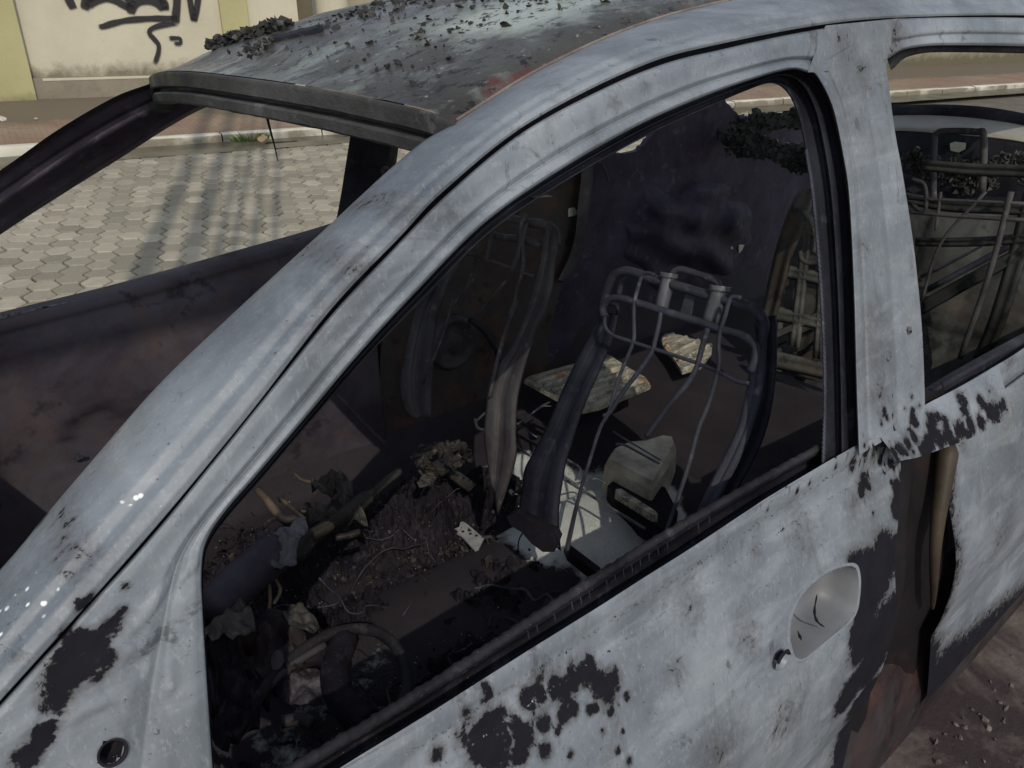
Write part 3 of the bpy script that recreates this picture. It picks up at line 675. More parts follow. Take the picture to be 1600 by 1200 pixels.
# skin tying the pillar foot to both doors (above the burnt strip)
g = [([(1342, 690), (1380, 664), (1420, 648), (1450, 630), (1500, 604), (1560, 570)], 0.002), ([(1376, 684), (1394, 680), (1425, 668), (1455, 652), (1506, 626), (1566, 592)], -.004), ([(1392, 704), (1404, 701), (1434, 692), (1466, 678), (1514, 654), (1574, 620)], -.010), ([(1402, 722), (1412, 719), (1436, 714), (1470, 702), (1522, 682), (1582, 650)], -.0145)]
MB().grid(loft(g, near, 8, 6)).build('pillar_foot', ASH, car, True, lambda p: soot(p)*1.05+.04)
# burnt gap strip between the doors
SBR = mat_rust('brown_scorched_gap', (.009, .008, .009), (.035, .020, .018), (.016, .014, .017), .4)
b = MB(); rows = []
for k in range(50):
    z = .93-.85*k/49; x0, x1 = at_rear(z)-.05, rd_front(z)+.05
    rows.append([V((x0+(x1-x0)*j/14, S(z)+.035+.012*math.sin(j*.9)+.003*NZ((j*.5, z*9, 0)), z)) for j in range(15)])
b.grid(rows); b.build('burnt_pillar_strip', SBR, car, True)
P = [at(p, near(.012)) for p in ((1482, 690), (1476, 740), (1467, 800), (1461, 860), (1459, 920), (1457, 950))]
MB().tube(spline(P, 6), lambda t: .017*(1-t*.82)*min(1, t*7+.5), 12).build('hinge_cover', mat_plain('tan_scorched_steel', (.022, .017, .013), (.075, .055, .038), 9, .55), rdoor, True)
# sill, lower body and rest of the shell (mostly outside the view)
b = MB(); rows = []
for i in range(60):
    x = -1.0+2.7*i/59
    rows.append([V((x, y, z)) for y, z in ((.02, .46), (-.03, .36), (-.045, .28), (-.055, .22), (-.05, .12), (-.02, .06), (.06, .05))])
b.grid(rows); b.build('sill', RED, car, True)

# ---- roof skin
Rn = spline([at(p, near(.105)) for p in Apx[8:]], 10)     # near rail edge from the header rearwards
front = [at(p, lambda P: P.z-(1.374+.028*(1-((P.y-.70)/.46)**2))) for p in [(714, 190), (640, 173), (520, 148), (400, 124), (320, 119), (243, 127)]]
FY = [p.y for p in front]
ny = 44; rows = []
def hdr(y):
    t = (y-.70)/.46; return -.463-.055*(1-t*t), 1.373+.020*(1-t*t)
for i in range(61):
    s_ = i/60; r = []
    for j in range(ny+1):
        y = .242+(1.158-.242)*j/ny; t = (y-.70)/.458
        hx, hz = hdr(y); x = hx+(2.0-hx)*s_
        zr = 1.373+.138*(1-math.exp(-(x+.463)*2.6))-.10*max(0, x-.9)**2     # rail height along the car
        y2 = y + (.045*(1-math.exp(-(x+.463)*2.6)))*(-t)*-.0
        z = zr+.026*(1-t*t)+.0025*NZ((x*4, y*4, 0), 1)
        e = max(0, abs(t)-.94)/.06; z -= .010*e*e
        r.append(V((x, y, z)))
    rows.append(r)
# follow the near rail exactly along its edge
def rail_y(x, far_=False):
    best = min(Rn, key=lambda p: abs(p.x-x)); return best
for r in rows:
    q = rail_y(r[0].x)
    if q.x > 1.5: continue
    dy, dz = q.y-r[0].y, q.z-r[0].z
    for j, p in enumerate(r):
        t = j/ny; f_ = 1-t; g_ = t
        p.y += dy*f_-dy*g_; p.z += dz-.002-.014*t*t+.016*4*t*(1-t)*max(0, 1-max(0, p.x+.46)*1.2)
def roof_attr(p):
    q = rail_y(p.x); d = p.y-q.y; return max(0, .58-d*12)+max(0, .5-abs(p.y-1.10)*6)*.7
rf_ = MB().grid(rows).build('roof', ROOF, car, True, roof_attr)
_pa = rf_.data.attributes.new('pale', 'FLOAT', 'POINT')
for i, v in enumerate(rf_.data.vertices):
    _pa.data[i].value = max(math.exp(-((v.co.x+.20)/.20)**2-((v.co.y-.42)/.10)**2)*.95, math.exp(-((v.co.x-.05)/.35)**2-((v.co.y-.78)/.16)**2)*.55)  # front pale blob puts the roof's glare into the colour
# header: drop face and lower flange
fr_ = [rows[0][0]+V((.02, -.10, -.012)), rows[0][0]+V((.006, -.03, -.002))]+rows[0][1:]+[rows[0][-1]+V((0, .05, -.01))]
h0 = [V((p.x-.001, p.y, p.z-.001)) for p in fr_]; 
b = MB(); n = len(fr_)
prf = [(0, 0), (-.003, -.0012), (-.0035, -.004), (-.003, -.0195), (.0, -.0215), (.012, -.022), (.013, -.027), (-.001, -.0285), (-.003, -.031), (-.002, -.042), (.002, -.045), (.03, -.048)]
b.grid([[V((p.x+dx, p.y, p.z+dz+.0012*NZ((p.y*30, k, 0), 1)*(k > 1))) for p in h0] for k, (dx, dz) in enumerate(prf)])
b.build('windscreen_header', mat_soot('sooty_header', (.035, .035, .036), (.10, .10, .10), (.4, .65), .4), car, False)
# dangling wire from the header
P = [at(p, PX(-.42)) for p in ((417, 182), (423, 206), (430, 232), (434, 252))]
MB().tube(spline(P, 4), lambda t: .0022*(1-.7*t), 6).build('dangling_wire', CHAN, car)
# thin chrome-like drip edge between roof and rail
b = MB(); e1 = [p+V((0, .002, .001)) for p in Rn if p.x < 1.4]
b.tube(e1, .0022, 6); b.build('drip_moulding', mat_plain('scorched_trim', (.10, .07, .06), (.30, .27, .24), 14, .4), car, True)
# ---- far side
# far windscreen pillar, following the mirrored line
FAo = [(-330, 455), (-150, 360), (0, 266), (90, 203), (180, 151), (243, 127), (300, 96), (335, 78), (440, 47), (600, 15)]
FAi = [(-300, 560), (-140, 465), (0, 367), (100, 302), (190, 246), (270, 195), (330, 165), (400, 150), (500, 120), (640, 80)]
g = [(FAo, .125), (lerp_px(FAo, FAi, .10), .105), (lerp_px(FAo, FAi, .3), .10), (lerp_px(FAo, FAi, .36), .092), (lerp_px(FAo, FAi, .5), .10), (lerp_px(FAo, FAi, .75), .07), (lerp_px(FAo, FAi, .92), .06), (FAi, .035), (FAi, .0)]
PILM = mat_soot('purple_sooty_pillar', (.045, .036, .05), (.11, .095, .12), (.45, .7), .6)
MB().grid(loft(g, far, 8, 4)).build('far_windscreen_pillar', PILM, car, True)
# far side outer skin behind the pillar so it has depth
# far door
db = [at(p, far(.01)) for p in ((-260, 578), (0, 506), (200, 455), (400, 398), (498, 370), (560, 350))]
fdp = MB(); rows = []
top = spline(db, 10)
prf = [(.06, .004), (.04, .004), (.0, .004), (-.008, 0), (-.010, -.016), (-.004, -.022), (-.012, -.034), (-.030, -.044), (-.034, -.060)]
spk = at((160, 690), PY(1.345)); 
for p in top:
    r = [V((p.x, p.y+dy, p.z+dz)) for dy, dz in prf]
    for k in range(1, 36):
        z = p.z-.060-(p.z-.36)*k/35*.92
        y = p.y-.034-.012*math.sin(min(1, k/12)*pi/2)
        d = math.hypot(p.x-spk.x, z-spk.z)
        if d < .075: y += .016
        r.append(V((p.x, y+.003*NZ((p.x*6, z*6, 0), 1), z)))
    rows.append(r)
MB().grid(rows).build('far_front_door', FAR, car, True)
fdo = car.children[-1] if False else [o for o in col.objects if o.name == 'far_front_door'][0]
b = MB(); e1 = [p+V((0, -.0035, -.004)) for p in top]
b.tube(e1, .0028, 6); b.build('trim_line', mat_soot('stitch', (.07, .06, .07), (.24, .22, .24)), fdo, True)
k = at((120, 712), PY(1.335)); b = MB()
for _ in range(8): b.shard(k+V((random.gauss(0, .006), -.004, random.gauss(0, .003))), .006, .4)
b.build('door_pull_stub', SEATM, fdo)
# far centre pillar
Lp = [(556, 150), (549, 200), (540, 258), (527, 335), (505, 430), (490, 520)]; Rp = [(632, 160), (624, 220), (618, 262), (606, 320), (590, 430), (580, 520)]
MB().grid(loft([(Lp, -.02), (Lp, .03), (lerp_px(Lp, Rp, .3), .045), (lerp_px(Lp, Rp, .6), .035), (lerp_px(Lp, Rp, .8), .045), (Rp, .02), (Rp, -.02)], far, 6, 3)).build('far_centre_pillar', CHAN, car, True)
b = MB(); c_ = at((602, 268), far(.05)); b.grid([ring(c_, .014, 0, V((0, 1, 0))), ring(c_+V((0, -.006, 0)), .010, 0, V((0, 1, 0))), ring(c_+V((0, -.004, 0)), .005, 0, V((0, 1, 0)))]); b.build('belt_anchor', DSEAT, car, True)
# far rear side: burnt lining with torn openings
def torn(poly, surf, amp=2.0, sub=4):
    o = []
    for i in range(len(poly)):
        a, b_ = poly[i], poly[(i+1) % len(poly)]
        for k in range(sub):
            t = k/sub; n1 = random.uniform(-amp, amp) if k else 0
            o.append((a[0]*(1-t)+b_[0]*t+n1, a[1]*(1-t)+b_[1]*t+random.uniform(-amp, amp)*(k > 0)))
    return [at(p, surf) for p in o]
VIO = mat_soot('violet_soot_panel', (.028, .024, .040), (.07, .06, .09), (.4, .65), .5)
poly = [(600, 430), (700, 380), (790, 318), (845, 288), (868, 277), (876, 274), (888, 272), (889, 262), (886, 256), (940, 228), (958, 236), (957, 226), (962, 239), (975, 241), (1000, 234), (1012, 218), (1024, 204), (1030, 186), (1052, 180), (1070, 150), (1105, 132), (1128, 148), (1140, 164), (1162, 187), (1210, 192), (1330, 190), (1420, 200), (1420, 470), (1400, 700), (1000, 720), (590, 700)]
bm_ = MB(); bm_.prism(torn(poly, PY(1.365), 1.5), (0, .02, 0)); bm_.build('far_rear_side', VIO, car)
# rusty rear part of the far front door / pillar base seen through the passenger seat
RB = mat_rust('rust_brown_inner', (.045, .034, .03), (.13, .07, .045), (.065, .058, .055), .5)
pl = [(600, 440), (700, 385), (790, 325), (868, 285), (905, 262), (925, 262), (922, 300), (918, 350), (900, 400), (880, 440), (858, 520), (850, 640), (590, 690)]
MB().prism(torn(pl, PY(1.345), 1.2), (0, .014, 0)).build('far_side_panel', RB, car)
# bright plates on the panels imitate the lit street showing through small holes
BRIGHT = mat_plain('bright_spot_fill', (.45, .45, .38), (.6, .6, .5), 30, .5)
for nm, pl, y in (('bright_hole_patch', zc(620, 220, 4.444, [(1195, 490), (1200, 470), (1235, 465), (1252, 485), (1250, 512), (1225, 522), (1196, 527)]), 1.338), ('bright_hole_patch', zc(960, 0, 2.5, [(485, 930), (497, 918), (514, 920), (512, 950), (500, 975), (487, 990)]), 1.358), ('bright_hole_patch', zc(960, 0, 2.5, [(452, 955), (462, 960), (464, 975), (455, 970)]), 1.358)):
    MB().prism([at(p, PY(y)) for p in pl], (0, .004, 0)).build(nm, BRIGHT, car)
MB().tube(spline([at(p, PY(1.33)) for p in zc(620, 220, 4.444, [(1400, 60), (1420, 150), (1450, 220), (1470, 280)])], 4), .005, 6).build('hanging_strap', DSEAT, car)
# seat belt strap / curved sheet edge between far pillar and rear
e_ = zc(620, 220, 4.444, [(1350, 160), (1340, 300), (1320, 450), (1310, 600), (1290, 720), (1250, 840), (1180, 980)])
e2 = [(p[0]-14, p[1]-3) for p in e_]
MB().grid(loft([(e2, 0), (e_, -.01), ([(p[0]+4, p[1]) for p in e_], .02)], lambda o: PY(1.31+o), 5, 2)).build('folded_sheet_edge', DSEAT, car, True)
# draped scorched lining in front of the rear side
b = MB(); R_0 = []
for i in range(26):
    r = []
    for j in range(26):
        px_ = (958+j*9.5, 230+i*9.0+(-40 if j > 6 else 0)*(1 if i < 3 else 0)*0)
        e_l = ((i-15)/10.5)**2+((j-12.5)/12)**2; p = at(px_, PY(1.30+.10*min(1.3, e_l)+.07*NZ((i*.22, j*.22, 0))))
        r.append(p)
    R_0.append(r)
b.grid(R_0[4:]); b.build('scorched_lining', VIO, car, True)
# ---- rear end: sill of the rear opening, parcel shelf lump
RE = mat_rust('rear_panel', (.03, .03, .028), (.09, .08, .06), (.07, .07, .062), .5)
t1 = [(1330, 172), (1400, 166), (1470, 164), (1540, 168), (1610, 180), (1700, 200)]; t2 = [(1330, 186), (1402, 180), (1470, 180), (1540, 186), (1610, 198), (1700, 220)]; t3 = [(1330, 206), (1404, 204), (1470, 208), (1540, 214), (1610, 224), (1700, 248)]
t4 = [(1330, 214), (1404, 212), (1470, 216), (1540, 223), (1610, 234), (1700, 258)]; t5 = [(1330, 330), (1404, 330), (1470, 335), (1540, 340), (1610, 345), (1700, 370)]
MB().grid(loft([(t1, 2.02), (t2, 1.99)], PX, 6, 3)).build('rear_opening_seal', CHAN, car, True, thick=.006)
GALV = mat_plain('dull_bare_steel', (.22, .21, .175), (.42, .41, .35), 5, .45, 40, .002, .5)
MB().grid(loft([(t2, 2.0), (lerp_px(t2, t3, .3), 1.93), (lerp_px(t2, t3, .85), 1.82), (t3, 1.81)], PX, 6, 3)).build('rear_opening_sill', GALV, car, True, thick=.004)
MB().grid(loft([(t3, 1.815), (t4, 1.81), (t5, 1.80)], PX, 6, 4)).build('rear_panel', CHAN, car, True, thick=.004)
MB().prism([at(p, PX(1.795)) for p in zc(960, 0, 2.5, [(1312, 560), (1330, 553), (1374, 558), (1370, 583), (1345, 595), (1314, 588)])], (-.003, 0, 0)).build('bright_spot', BRIGHT, car)
MB().prism([at((p[0], p[1]), PX(1.795)) for p in [(1433.5+3.5*cos(a*.7), 232+3.5*sin(a*.7)) for a in range(9)]], (-.003, 0, 0)).build('bright_bolt_hole_patch', BRIGHT, car)
def heap(name, pxs, surf, rr, n, mat, parent, spread=6, flat=.4):
    b = MB()
    for _ in range(n):
        q = random.choice(pxs); p = at((q[0]+random.gauss(0, spread), q[1]+random.gauss(0, spread*.6)), surf)
        b.shard(p+V((0, 0, random.uniform(0, .015))), random.uniform(*rr), flat, 6)
    o = b.build(name, mat, parent); o['kind'] = 'stuff'; return o
heap('charred_parcel_shelf', [(1148, 215), (1165, 200), (1185, 195), (1210, 192), (1240, 190), (1255, 250), (1160, 235), (1180, 230), (1200, 235), (1215, 240), (1230, 245), (1250, 262), (1175, 215)], PX(1.55), (.006, .030), 900, CHAR, car, 9, .7)
heap('charred_shelf_crumbs', [(1425, 255), (1460, 262), (1500, 268), (1530, 270), (1540, 285), (1510, 292), (1570, 260), (1600, 255), (1600, 275), (1480, 280), (1450, 270)], PX(1.55), (.005, .022), 800, CHAR, car, 9, .6)
MB().grid(loft([([(1400, 268), (1500, 300), (1600, 300), (1750, 300)], 1.6), ([(1400, 330), (1500, 345), (1600, 340), (1750, 340)], 1.45)], PX, 6, 6)).build('parcel_shelf', SOOT, car, True, thick=.01)
# ---- floor
def fl_attr(p):
    v = .85
    for q, r, s_ in ASHS:
        d = math.hypot(p.x-q.x, p.y-q.y)/r; v = min(v, s_+(.85-s_)*min(1, d*d*.9))
    return v
ASHS = [(at(p, PZ(.30)), r, .08 if p[0] > 740 and p[1] < 900 else .56) for p, r in (((930, 790), .24), ((830, 745), .17), ((960, 850), .22), ((985, 810), .17), ((880, 840), .20), ((790, 790), .12), ((1050, 840), .10), ((535, 965), .07), ((590, 1050), .10), ((575, 1090), .07), ((450, 1170), .09), ((500, 1130), .07), ((890, 905), .07), ((400, 1060), .06))]
b = MB(); rows = []
for i in range(150):
    x = -1.35+3.3*i/149; r = []
    for j in range(80):
        y = .03+1.34*j/79; z = .30+.012*NZ((x*4, y*4, 0))
        tt = abs(y-.70); 
        if x < .62: z += .05*max(0, 1-(tt/.13)**2)**.5 if tt < .13 else 0
        if x < -.95: z += min(.5, (-.95-x)*1.4)
        if y < .10: z += (.10-y)*1.2
        if y > 1.30: z += (y-1.30)*1.5
        if x > .80: z += .10*min(1, (x-.80)/.08)
        r.append(V((x, y, z)))
    rows.append(r)
MB().grid(rows).build('cabin_floor', FLOOR, car, True, fl_attr)
# firewall and dashboard remains
b = MB(); b.grid([[V((-1.25+.06*NZ((y*3, z*3, 2)), y, z)) for y in [.03+1.34*j/20 for j in range(21)]] for z in [.3+.65*k/12 for k in range(13)]])
b.build('firewall', RED, car, True)
# rear seat pan: corrugated flaking plates
def plate(name, px_, z, ribdir, mat, parent, th=.012, nr=9):
    P = [at(p, PZ(z)) for p in px_]; b = MB(); b.prism([V((p.x, p.y, p.z-th)) for p in P], (0, 0, th))
    o = b.build(name, mat, parent)
    c_ = sum(P, V())/len(P); a0, a1 = at(ribdir[0], PZ(z)), at(ribdir[1], PZ(z)); d = (a1-a0).normalized(); s_ = V((-d.y, d.x, 0))
    rb = MB()
    ext = [(p-c_).dot(s_) for p in P]
    for k in range(nr):
        q = min(ext)+(max(ext)-min(ext))*(k+.5)/nr; hits = []
        for i in range(len(P)):
            a, b_ = P[i], P[(i+1) % len(P)]; ea, eb = (a-c_).dot(s_)-q, (b_-c_).dot(s_)-q
            if ea*eb < 0: hits.append(a.lerp(b_, ea/(ea-eb)))
        if len(hits) >= 2:
            h0_, h1_ = hits[0], hits[1]; m0, m1 = h0_.lerp(h1_, .05), h0_.lerp(h1_, .95)
            rb.tube([m0.lerp(m1, t/6)+V((0, 0, .001+.0015*NZ((k, t, 0), 1.7))) for t in range(7)], .0085, 8)
    rb.build('rib', mat, o, True); return o
plate('seat_pan_plate', [(819, 594), (826, 588), (868, 576), (920, 562), (942, 553), (955, 556), (975, 570), (1008, 589), (1017, 602), (985, 616), (935, 636), (910, 641), (900, 638), (860, 616)], .46, ((840, 592), (935, 560)), PALE, car, .012, 8)
plate('seat_pan_plate', [(1033, 528), (1040, 521), (1062, 523), (1113, 538), (1112, 550), (1096, 572), (1066, 581), (1054, 562), (1036, 540)], .46, ((1045, 560), (1105, 530)), PALE, car, .010, 5)
# yellowish tunnel box
b = MB(); T_ = [(952, 716), (962, 700), (985, 690), (1010, 688), (1036, 680), (1050, 682), (1052, 694), (1040, 716), (1026, 740), (1020, 752)]
Tp = [at(p, PZ(.44)) for p in T_]
YB = mat_plain('yellowed_metal', (.26, .24, .19), (.74, .70, .56), 14, .6, 50)
lw = [V((p.x-.02*(1 if i in (0, 1, 9, 8) else 0), p.y-.01, .30)) for i, p in enumerate(Tp)]
fr2 = [at(p, PZ(.36)) for p in [(950, 745), (960, 740), (985, 735)]]
b.grid([[p+V((0, 0, 0)) for p in Tp+[Tp[0]]], [V((p.x, p.y, p.z-.02))+(p-sum(Tp, V())/10).normalized()*.012 for p in Tp+[Tp[0]]], [V((p.x, p.y, .31))+(p-sum(Tp, V())/10).normalized()*.02 for p in Tp+[Tp[0]]]]); 
n0 = len(b.v); b.v += [tuple(p) for p in Tp]; b.f.append(tuple(range(n0, n0+10)))
o = b.build('tunnel_box', YB, car, False); md = o.modifiers.new('bev', 'BEVEL'); md.width = .018; md.segments = 4
b = MB(); P = [at(p, PZ(.40)) for p in zc(740, 660, 4.444, [(985, 510), (1020, 508), (1260, 665), (1275, 690), (1240, 690), (980, 530)])]
b.prism(P, (0, 0, .02)); b.build('seat_rail', PALE, car)
b = MB(); P = [at(p, PZ(.39)) for p in zc(740, 660, 4.444, [(930, 440), (1000, 540), (1240, 700), (1330, 740), (1420, 620), (1330, 450), (1000, 380)])]
b.prism(P, (0, 0, -.06)); b.build('rear_seat_base', SOOT, car)
b = MB(); P = [at(p, PZ(.345)) for p in zc(740, 660, 4.444, [(640, 935), (670, 925), (870, 1080), (900, 1130), (860, 1130), (650, 960)])]
b.prism(P, (0, 0, .03)); b.build('seat_cross_member', SOOT, car)
# rear seat back: pressed steel panel
def rsp(o=0.0): return lambda P: P.x-(1.22+.28*(P.z-.5))-o
SB = mat_rust('grey_brown_pressed_steel', (.028, .030, .029), (.085, .06, .045), (.10, .105, .10), .4)
rows = []
for i in range(46):
    r = []
    for j in range(60):
        y = .08+.80*j/59; z = .42+.58*i/45; x = 1.22+.28*(z-.5)
        x += .012*(1 if math.sin(y*26) > .2 else 0)-.010*(abs(z-.72) < .03)+.02*NZ((y*5, z*5, 0), 1, .4)
        r.append(V((x, y, z)))
    rows.append(r)
MB().grid(rows).build('rear_seat_back', SB, car, True)
rsb = [o for o in col.objects if o.name == 'rear_seat_back'][0]
SLT = mat_rust('grey_slat_steel', (.05, .052, .050), (.12, .085, .06), (.16, .165, .155), .35)
for L_s, R_s in (([(1228, 345), (1262, 352), (1300, 360)], [(1224, 362), (1260, 369), (1300, 378)]), ([(1216, 412), (1258, 420), (1300, 430)], [(1212, 432), (1256, 440), (1300, 450)]), ([(1204, 478), (1250, 488), (1300, 500)], [(1200, 500), (1248, 508), (1300, 520)]), ([(1192, 545), (1244, 556), (1300, 570)], [(1188, 572), (1242, 582), (1300, 596)]),
                 ([(1258, 320), (1246, 420), (1232, 540)], [(1272, 322), (1262, 424), (1250, 544)]), ([(1284, 330), (1278, 430), (1270, 560)], [(1296, 332), (1292, 432), (1286, 562)]), ([(1208, 520), (1250, 500), (1300, 476)], [(1206, 532), (1250, 512), (1300, 490)])):
    MB().grid(loft([(L_s, .008), (lerp_px(L_s, R_s, .2), -.004), (lerp_px(L_s, R_s, .5), .0), (lerp_px(L_s, R_s, .8), -.004), (R_s, .008)], lambda o: (lambda P: P.x-(1.14+.22*(P.z-.5))-o), 5, 2)).build('seat_slat', SLT, rsb, True, thick=.003)
def bars(name, lst, surf, r, mat, parent, n=5):
    first = None
    for px_, rr in lst:
        o = MB().tube(spline([at(p, surf) for p in px_], n), rr, 8).build(name, mat, parent, True)
        if first is None:
            first = o
            if name.endswith('_seat'): name, parent = 'frame_bar', o
    return first
bars('back_brace', [([(1438, 432), (1500, 402), (1568, 365)], .003), ([(1215, 540), (1290, 505)], .003), ([(1210, 580), (1300, 600)], .002), ([(1450, 452), (1600, 372), (1700, 325)], .008), ([(1228, 562), (1265, 545), (1295, 520)], .006)], rsp(-.03), 0, SEATM, rsb)
bars('headrest_loop', [([(1458, 330), (1460, 225), (1465, 208), (1480, 205), (1525, 206), (1537, 214), (1535, 300)], .009)], PX(1.42), 0, DSEAT, rsb)
RSF = mat_rust('dark_seat_frame', (.016, .017, .016), (.04, .034, .03), (.055, .058, .055), .4)
for L_r, R_r in (([(1440, 250), (1520, 256), (1580, 258), (1640, 262)], [(1440, 266), (1520, 274), (1580, 276), (1640, 280)]), ([(1600, 300), (1575, 400), (1545, 500), (1520, 560)], [(1630, 300), (1603, 400), (1572, 500), (1545, 560)]),
                 ([(1405, 300), (1480, 312), (1560, 316), (1640, 320)], [(1405, 316), (1480, 330), (1560, 334), (1640, 338)]), ([(1440, 470), (1500, 436), (1570, 398), (1640, 360)], [(1440, 492), (1500, 458), (1570, 420), (1640, 382)]), ([(1430, 372), (1500, 372), (1570, 368), (1640, 362)], [(1430, 384), (1500, 385), (1570, 382), (1640, 376)])):
    MB().grid(loft([(L_r, .01), (lerp_px(L_r, R_r, .15), -.004), (lerp_px(L_r, R_r, .5), .002), (lerp_px(L_r, R_r, .85), -.004), (R_r, .01)], lambda o: PX(1.15+o), 6, 2)).build('stamped_brace', RSF, rsb, True, thick=.003)
bars('wire_grid', [([(1470, 300), (1462, 360)], .004), ([(1425, 280), (1445, 290), (1445, 330), (1425, 320)], .005), ([(1410, 330), (1500, 338), (1620, 345)], .005), ([(1540, 300), (1470, 380), (1440, 470)], .004), ([(1580, 300), (1545, 430), (1500, 560)], .007), ([(1420, 310), (1600, 318)], .004)], PX(1.12), 0, DSEAT, rsb)
ORB = mat_rust('orange_rust', (.04, .034, .03), (.10, .065, .04), (.10, .10, .10), .3)
E1 = [(1262, 290), (1246, 302), (1232, 330), (1215, 380), (1203, 430), (1192, 480), (1180, 520)]; E2 = [(1272, 296), (1266, 330), (1256, 360), (1238, 400), (1226, 450), (1212, 500), (1200, 545)]
MB().grid(loft([(E1, .0), (lerp_px(E1, E2, .15), -.015), (lerp_px(E1, E2, .5), -.008), (lerp_px(E1, E2, .85), -.018), (E2, .0)], lambda o: PX(1.02+o), 6, 3)).build('seat_side_bracket', ORB, rsb, True, thick=.003)
bars('latch_ring', [([(1250, 392), (1252, 404), (1262, 411), (1275, 410), (1284, 402), (1283, 388)], .006), ([(1256, 330), (1268, 345), (1275, 370), (1272, 395)], .008)], PX(1.0), 0, ORB, rsb)

# ---- front seats (wire and stamped-steel frames)
def ribbon(name, L, R, surf, mat, parent, fold=.018):
    fold *= .55
    g = [(L, .012), (lerp_px(L, R, .04), .0), (lerp_px(L, R, .10), -.002), (lerp_px(L, R, .34), -.001), (lerp_px(L, R, .38), .003), (lerp_px(L, R, .62), .003), (lerp_px(L, R, .66), -.001), (lerp_px(L, R, .95), -.002), (R, .016)]
    return MB().grid(loft(g, surf, 6, 2)).build(name, mat, parent, True, thick=.0025)
q4 = lambda pts: zc(900, 400, 4.444, pts); q5 = lambda pts: zc(600, 380, 2.5, pts); q2 = lambda pts: zc(620, 220, 4.444, pts)
seat = bars('driver_seat', [(q4([(180, 440), (190, 340), (225, 220), (270, 130), (340, 105), (420, 120), (500, 148), (700, 208), (950, 282), (1180, 342), (1270, 395), (1308, 470), (1300, 540), (1282, 610), (1268, 690)])+[(1180, 560), (1177, 596), (1168, 640), (1156, 680), (1116, 760), (1094, 808)], .0085), ([(1192, 500), (1186, 590), (1174, 644), (1150, 700), (1118, 764), (1098, 806)], .0062),
                            ([(1192, 520), (1190, 570), (1185, 612), (1176, 650), (1158, 700), (1128, 760), (1104, 806)], .007)], seatp(0), 0, SEATM, car)
bars('lower_bar', [(q4([(200, 420), (185, 370), (220, 312), (290, 290), (400, 318), (600, 380), (800, 440), (1000, 508), (1150, 552), (1220, 600), (1248, 660), (1240, 730), (1212, 800)]), .0068)], seatp(-.03), 0, SEATM, seat)
bars('support_wire', [(q4([(200, 420), (203, 490), (255, 548), (400, 600), (650, 680), (830, 740), (1000, 810), (1130, 875), (1200, 882)]), .0034),
    (q4([(545, 130), (500, 118), (465, 128), (440, 190), (405, 330), (402, 470), (404, 560), (390, 620), (340, 740), (280, 900), (230, 1080)])+[(938, 668), (925, 708), (906, 770), (893, 830), (885, 868)], .0036),
    (q4([(1145, 290), (1090, 285), (1062, 320), (1035, 420), (1005, 510), (990, 620), (992, 760), (950, 930), (900, 1080), (850, 1200)])+[(1075, 730), (1052, 800), (1038, 840)], .0038),
    (q4([(590, 390), (575, 480), (548, 590), (525, 670), (430, 810), (330, 940), (240, 1080)])+[(943, 650)], .0042),
    (q4([(915, 500), (880, 620), (858, 700), (835, 780)])+[(1072, 602), (1045, 634), (1026, 660), (1010, 682)], .0048)], seatp(-.034), 0, SEATM, seat)
POST = mat_plain('bright_post_steel', (.04, .042, .052), (.13, .135, .16), 30, .35, 60, .001, .6)
bars('headrest_post', [(q4([(645, 128), (632, 200), (605, 300), (590, 375)]), .0125)], seatp(.0), 0, POST, seat)
bars('headrest_post', [(q4([(1000, 210), (985, 280), (955, 380), (930, 460)]), .0145)], seatp(.0), 0, POST, seat)
bars('post_collar', [(q4([(648, 118), (642, 150)]), .0165), (q4([(1004, 208), (998, 245)]), .0185)], seatp(0), 0, POST, seat)
bars('headrest_frame', [(q4([(662, 160), (672, 122), (700, 98), (750, 97), (850, 128), (940, 158), (985, 185), (1002, 225)]), .0058)], seatp(.006), 0, SEATM, seat)
MB().prism([at(p, seatp(.004)) for p in q4([(765, 250), (825, 258), (795, 410), (722, 395)])], (.003, 0, 0)).build('centre_tab', SEATM, seat)
bars('inner_arch', [(q4([(295, 270), (310, 210), (345, 165), (400, 150), (460, 165)]), .006)], seatp(.02), 0, SEATM, seat)
SIDE = mat_soot('blued_side_member', (.012, .013, .022), (.04, .043, .062), (.35, .6), .3)
ribbon('side_member', q5([(858, 265), (820, 340), (768, 430), (705, 560), (645, 700), (590, 810), (552, 880), (540, 960), (528, 1060), (545, 1120)]), q5([(915, 280), (895, 370), (845, 490), (795, 600), (752, 720), (712, 850), (695, 940), (683, 1030), (682, 1120), (690, 1200)]), seatp, SIDE, seat, .03)
ribbon('side_member', [(1178, 500), (1186, 560), (1184, 610), (1170, 660), (1140, 740), (1108, 804)], [(1212, 492), (1213, 560), (1206, 630), (1190, 690), (1160, 750), (1130, 800)], lambda o: seatp(o+.025), SIDE, seat, .02)
bars('loop_end', [(q4([(190, 350), (240, 330), (285, 350), (288, 420), (260, 500), (225, 530)]), .004)], seatp(.01), 0, SEATM, seat)
# torn bracket at the foot of the side member
b = MB(); b.prism([at(p, seatp(-.02)) for p in zc(740, 660, 4.444, [(230, 660), (300, 620), (330, 640), (420, 700), (560, 760), (590, 820), (560, 900), (480, 900), (400, 840), (330, 760), (260, 720)])], (.02, .01, 0)); b.build('hinge_bracket', SOOT, seat)
